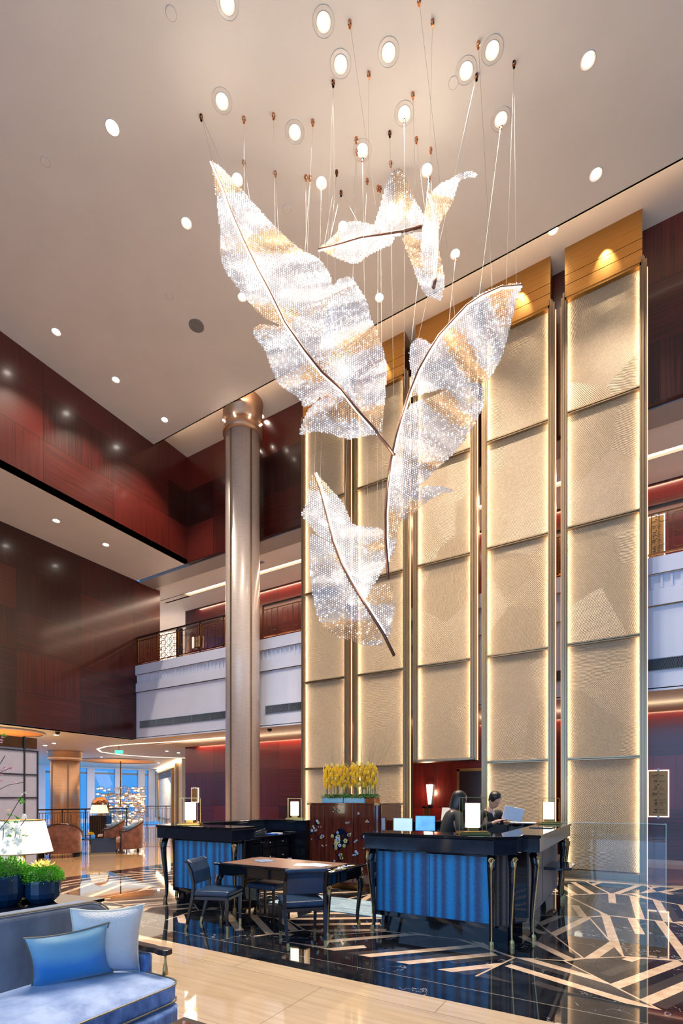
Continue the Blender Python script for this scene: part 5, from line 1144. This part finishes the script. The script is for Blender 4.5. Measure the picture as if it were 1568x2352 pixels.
for k, (x, y) in enumerate([(45, 1835), (50, 1845), (8, 1690), (22, 1872), (15, 1890), (30, 1905), (56, 1920), (12, 1905), (40, 1915), (47, 1840), (20, 1920), (36, 1890)]):
    cc = at2(x, y, q.uniform(-.05, .05)); m = MB(); leaffol(m, cc, .010, 12, .02, k+50); m.build('young_leaf', 'brightmoss', t2)
t = thing('small_vase', 'small white tulip with dark leaves standing behind the lamp shade', 'flower', W(50, 1990, 4.78)); t.location.z = CZ+.001
zz = W(50, 1878, 4.78).z-CZ
m = MB(); m.tube([(0, 0, 0), (0, 0, zz-.03)], .006, 6); m.build('stem', 'stem', t)
m = MB(); m.ball((.025, .01, zz), .022, 10, 8, (1, 1, 1.7)); m.build('white_bud', 'whitepetal', t)
m = MB(); 
for a, L1 in ((2.8, .10), (3.4, .08), (.6, .06)): d = RV*math.cos(a)+Vector((0, 0, abs(math.sin(a))+.5)); d.normalize(); b = Vector((0, 0, zz-.04)); s = Vector((SA, -CA, 0))*.004+RV*.018; m.add([b, b+d*L1*.5+s, b+d*L1, b+d*L1*.5-s], [(0, 1, 2), (0, 2, 3)])
m.build('leaves', 'leaf', t)
# ------------------------------------------------------------------ lounge beyond
M['greypanel'] = simple('grey_white_panel', 'a9a3ac', .4, var=.04)
t = thing('partition_screen', 'tall pale panelled partition with dark grid lines at the left edge', 'partition', (-11.375, 3.2, 0))
m = MB(); m.box(-.12, -.01, 0, 2.866, .05, 2.62); m.build('pale_panels', 'greypanel', t)
m = MB()
y = 2.866
for yy in (2.85, 2.575, 1.7, .8, 0): m.box(-.02, .012, yy-.014, yy+.014, 0, 2.62 if yy != 2.575 else 2.92)
for z in (.1, .58, 1.08, 1.585, 2.09, 2.61): m.box(-.02, .01, 0, 2.866, z-.014, z+.014)
m.build('dark_grid', 'black', t); m = MB(); m.box(-.3, -.02, 0, 2.85, 2.66, 2.90); m.build('dark_top_box', 'bronzed', t)
railing('lounge_railing', (onX(85, 1900, -18.8).x, onX(85, 1900, -18.8).y), (-18.8, 13.7), 0, 'near lounge railing with thick dark handrail in front of the short copper column', 1.19, 1.0, .07)
ra, rb = W(250, 1898, 28.5), W(425, 1898, 28.5)
railing('lounge_railing', (ra.x, ra.y), (rb.x, rb.y), 0, 'far lounge railing in front of the crystal lounge chandelier', 1.19, 1.0, .05)
# far windows
A_, B_ = Vector((-31.8, 17.0, 0)), Vector((-29.1, 23.9, 0)); dW = (B_-A_).normalized(); A0 = A_-dW*13
def seg(mb, a, b, th, z0, z1):
    a, b = Vector(a), Vector(b); d = (b-a).normalized(); n = Vector((-d.y, d.x, 0))*th/2
    mb.prism([((a+n).x, (a+n).y), ((a-n).x, (a-n).y), ((b-n).x, (b-n).y), ((b+n).x, (b+n).y)], z0, z1)
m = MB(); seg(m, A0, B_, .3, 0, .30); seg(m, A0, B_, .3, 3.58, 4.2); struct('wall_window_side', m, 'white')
m = MB(); seg(m, A0, B_, .12, 3.22, 3.34); struct('trim_8', m, 'grille')
L_tot = (B_-A0).length
for px_ in (207, 270, 325, 347, 362, 95, 20): 
    best = min((abs((lambda p: CX+F_*((p.x*CA+p.y*SA)/(-p.x*SA+p.y*CA)))(A0+dW*s/10)-px_), s/10) for s in range(int(L_tot*10)))[1]
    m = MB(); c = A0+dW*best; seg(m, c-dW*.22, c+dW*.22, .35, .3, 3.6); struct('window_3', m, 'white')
m = MB(); seg(m, A0, B_, .02, .3, 3.58); struct('window_4', m, 'wglass')
# pale art wall on the right of the windows
C0, C1 = W(362, 1836, 35.5), W(425, 1836, 25.5); C0.z = C1.z = 0
m = MB(); seg(m, C0, C1, .3, 0, ZG); struct('wall_art', m, 'cream')
dA = (C1-C0).normalized(); nA = Vector((dA.y, -dA.x, 0))
if nA.dot(Vector((0, 0, 0))-C0) < 0: nA = -nA
t = thing('art_panel', 'large pale marble art panel with gold frame on the lounge wall', 'artwork', C0+nA*.2)
def segl(mb, s0, s1, z0, z1, th): a = dA*s0; b = dA*s1; seg(mb, a, b, th, z0, z1)
LA = (C1-C0).length
m = MB(); segl(m, LA*.22, LA*.72, .4, 3.1, .06); m.build('pale_panel', simple('veined_pale_marble', 'cfc6b4', .3, var=.25, scale=3), t)
m = MB(); segl(m, LA*.22, LA*.72, 2.85, 3.12, .10); m.build('dark_header', 'bronzed', t)
m = MB(); segl(m, LA*.18, LA*.22, .2, 3.3, .12); segl(m, LA*.72, LA*.76, .2, 3.3, .12); segl(m, LA*.86, LA*.9, 0, 3.5, .12); segl(m, LA*.18, LA*.76, 3.2, 3.3, .12); m.build('gold_frame', 'gold', t)
m = MB(); segl(m, LA*.1, LA*.98, 3.5, 3.56, .12); m.build('cove_light', 'led', t)
area('art_wash', C0+dA*LA*.5+nA*1.6+Vector((0, 0, 3.4)), (0, R(20), 0), 6, 1, 330, (1, .82, .62))
# recessed gold ceiling discs and curved light line
for (px_, py_, r, lb) in ((273, 1748, 1.85, 'large gold recessed ceiling disc above the lounge chandelier'), (4, 1681, 1.1, 'gold recessed ceiling disc at the left edge, partly hidden')):
    c = atz(px_, py_, ZG-.02); t = thing('ceiling_disc', lb, 'ceiling feature', c); m = MB(); m.lathe([(.001, -.01), (r, -.01)], 48, cap=False); m.build('gold_leaf', 'goldlit', t); m = MB(); m.lathe([(r, -.03), (r+.05, -.03), (r+.05, .01), (r, .01)], 48, cap=False); m.build('rim', 'trim', t)
    area('disc_light', (c.x, c.y, c.z-1.0), (R(180), 0, 0), 1, 1, 22, (1, .75, .3))
ll = [(570, 1690), (507, 1694), (400, 1703), (300, 1709), (245, 1714), (224, 1720), (232, 1727), (275, 1733), (340, 1738), (425, 1741)]
t = thing('ceiling_light_line', 'curved warm light line set in the lounge ceiling', 'ceiling light', atz(*ll[0], ZG))
m = MB(); m.tube([atz(x, y, ZG)-t.location for x, y in ll], .05, 6, .4); m.build('light_strip', 'ledsoft', t)
t = thing('exit_sign', 'small glowing green exit sign hanging from the lounge ceiling', 'sign', W(273, 1727, 19)); m = MB(); m.cbox((0, 0, 0), (.30, .03, .12), Euler((0, 0, YAW))); m.build('panel', 'exit', t)
m = MB(); m.cbox((-.08, -.02, 0), (.05, .02, .07), Euler((0, 0, YAW))); m.cbox((.05, -.0, 0), (.12, .045, .02), Euler((0, 0, YAW))); m.build('running_figure_pictogram', 'whitepetal', t); m = MB(); m.tube([(0, 0, .06), (0, 0, ZG-t.location.z)], .008, 5); m.build('hanger', 'black', t)
# lounge chandelier
cc = W(277, 1845, 27.0); t = thing('cube_chandelier', 'large sparkling chandelier of small lit crystal cubes in the lounge', 'chandelier', cc)
m = MB(); m.tube([(0, 0, -.2), (0, 0, ZG-cc.z)], .03, 8); m.build('stem', 'bronzed', t)
q = random.Random(4); mf = MB(); mg = MB(); ml = MB()
for i in range(300):
    a = q.uniform(0, 6.28); rr = 1.25*math.sqrt(q.uniform(.3, 1)); z = q.choice((.75, .45, .2, 0, -.2, -.45, -.7, -.95, -1.1))+q.uniform(-.1, .1)
    if z > .7 and rr < .9: z -= .5
    s_ = q.uniform(.05, .09); x, y = rr*math.cos(a), rr*math.sin(a)
    (ml if i % 4 == 0 else mg).box(x-s_*.5, x+s_*.5, y-s_*.5, y+s_*.5, z-s_*.5, z+s_*.5)
    e = s_*.9
    for (u, w_) in ((-e, -e), (e, -e), (-e, e), (e, e)): mf.box(x+u-.006, x+u+.006, y+w_-.006, y+w_+.006, z-e, z+e)
    for w_ in (-e, e): mf.box(x-e, x+e, y+w_-.006, y+w_+.006, z-e-.006, z-e+.006); mf.box(x-e, x+e, y+w_-.006, y+w_+.006, z+e-.006, z+e+.006)
mf.build('brass_cubes', 'brass', t)['kind'] = 'stuff'; mg.build('crystal_blocks', 'bead', t)['kind'] = 'stuff'; ml.build('lit_crystals', 'crystallight', t)['kind'] = 'stuff'
m = MB(); m.ring((0, 0, .5), 1.2, .015, 'z', 32); m.ring((0, 0, .0), 1.2, .015, 'z', 32); m.ring((0, 0, -.5), 1.2, .015, 'z', 32); m.build('ring_frame', 'brass', t)
# armchairs
def armchair():
    t = thing('armchair', '', 'armchair'); v = []; f = []; n = 22; ro, ri = .46, .37
    def hh(u): return .62+.28*(math.cos(min(1, abs(u)*1.15)*PI/2)**1.2)
    m = MB(); vo = []
    for k in range(n+1):
        u = 2*k/n-1; a = PI+u*R(112)
        ca, sa = math.cos(a), math.sin(a); h = hh(u); sx = .95
        for (r, z) in ((ro, .12), (ro+.03*(h-.6), h), (ri, h-.01), (ri, .12)): v.append((r*ca*sx, r*sa, z))
    for k in range(n):
        for i in range(4): j = (i+1) % 4; f.append((k*4+i, k*4+j, (k+1)*4+j, (k+1)*4+i))
    f.append((3, 2, 1, 0)); f.append(tuple(n*4+i for i in range(4))); m.add(v, f); m.build('shell', 'brownup', t, bevel=.01, smooth=True)
    m = MB(); m.tube([((v[k*4+1][0]), v[k*4+1][1], v[k*4+1][2]+.006) for k in range(n+1)], .014, 6); m.build('dark_trim', 'dwood', t)
    for k in (0, n): 
        m = MB(); p = v[k*4+1]; p2_ = v[k*4+2]; c = ((p[0]+p2_[0])/2+.015, (p[1]+p2_[1])/2, 0); m.tube([(c[0], c[1], .05), (c[0], c[1], .5), (c[0]+.02, c[1], .6)], [.03, .03, .05], 8); m.build('arm_front', 'dwood', t)
    m = MB(); m.box(-.30, .34, -.34, .34, .30, .44); m.build('seat_cushion', 'tan', t, bevel=.03); m = MB(); m.box(-.28, .32, -.33, .33, .12, .30); m.build('seat_base', 'brownup', t, bevel=.01)
    for a, b in ((.28, .3), (.28, -.3), (-.28, .26), (-.28, -.26)): m = MB(); m.tube([(a*1.06, b*1.06, 0), (a, b, .13)], [.014, .024], 6); m.build('leg', 'dwood', t)
    return t
c1 = W(143, 1968, 13.4); c2 = W(292, 1956, 14.6); c3 = W(252, 1948, 15.7)
a0 = armchair(); a0.location = (c1.x, c1.y, 0); a0.rotation_euler = (0, 0, YAW+R(115)); a0['label'] = 'brown armchair turned away from the camera beside the foreground lamp'; a0['group'] = 'brown lounge armchairs'
dup(a0, (c2.x, c2.y, 0), YAW+R(205), 'brown armchair nearest the reception desk, facing left, with grey-blue cushion'); dup(a0, (c3.x, c3.y, 0), YAW+R(205), 'middle brown armchair behind the coffee table, with grey-blue cushion')
for c_, lb in ((c2, 'grey-blue cushion on the armchair nearest the reception desk'), (c3, 'grey-blue cushion on the middle lounge armchair')):
    pillow('scatter_cushion', lb, (c_.x+.10, c_.y+.08, .64), (.86, .5), .38, .34, .13, 'bluecush', -15, 20)
c4 = W(222, 1962, 14.2); t = thing('lounge_table', 'dark block coffee table with bronze plinth in the lounge', 'table', (c4.x, c4.y, 0), YAW+R(20))
m = MB(); m.box(-.12, .52, -.28, .28, .05, .42); m.build('dark_block', 'dwood', t); m = MB(); m.box(-.13, .53, -.29, .29, 0, .05); m.build('plinth', 'bronze', t); m = MB(); m.box(-.62, .52, -.30, .30, .42, .45); m.build('tabletop', 'lacq', t, bevel=.004); m = MB(); m.box(-.58, -.40, -.25, .25, 0, .42); m.build('end_leg', 'dwood', t)
t = thing('flower_bowl', 'small glass bowl of yellow flowers on the lounge coffee table', 'flower', (c4.x-.28, c4.y-.0, .452)); m = MB(); m.box(-.10, .10, -.07, .07, 0, .08); m.build('glass_bowl', 'glass', t); m = MB(); leaffol(m, (0, 0, .09), .08, 160, .03, 3); m.build('yellow_flowers', 'yellow', t)
c5 = W(121, 1968, 13.0); t = thing('side_table', 'dark square side table left of the nearest lounge armchair', 'table', (c5.x-.35, c5.y-.25, 0), YAW); m = MB(); m.box(-.22, .12, -.2, .2, .50, .54); m.build('tabletop', 'dwood', t)
for a in (-.22, .08): m = MB(); m.box(a, a+.04, -.2, .2, 0, .5); m.build('panel_leg', 'dwood', t)
c6 = W(231, 1925, 17.5); t = thing('pedestal_cabinet', 'dark cabinet with bronze bars standing behind the armchairs', 'cabinet', (c6.x, c6.y, 0), YAW); m = MB(); m.box(-.30, .30, -.2, .2, 0, .98); m.build('carcass', 'dwood', t); m = MB()
for i in range(7): m.box(-.27+i*.06, -.255+i*.06, -.215, -.2, .05, .95)
m.build('bronze_bars', 'bronze', t)
t = thing('table_lamp', 'small white pleated table lamp in front of the copper disc in the lounge', 'table lamp', (c6.x, c6.y-.05, .981)); shade(t, .31, .23, .08, .38, 30); m = MB(); m.lathe([(.1, 0), (.1, .02), (.02, .03), (.015, .3)], 16); m.build('base', 'brass', t)
c7 = W(230, 1851, 18.3); t = thing('copper_disc_sculpture', 'polished round copper disc sculpture standing behind the small lounge lamp', 'sculpture', (c7.x, c7.y, 0), YAW)
m = MB(); m.m = Matrix.Translation((0, 0, c7.z)) @ Matrix.Rotation(R(90), 4, 'X'); m.lathe([(.001, .10), (.15, .095), (.28, .06), (.335, 0), (.28, -.06), (.001, -.1)], 36, cap=False); m.build('disc', 'copper', t, smooth=True)
m = MB(); m.m = Matrix.Translation((0, 0, c7.z)); m.ring((.05, -.10, .02), .17, .018, 'y', 24); m.build('relief_ring', 'copper', t); m = MB(); m.box(-.05, .05, -.05, .05, 0, c7.z-.3); m.build('stand', 'dwood', t)
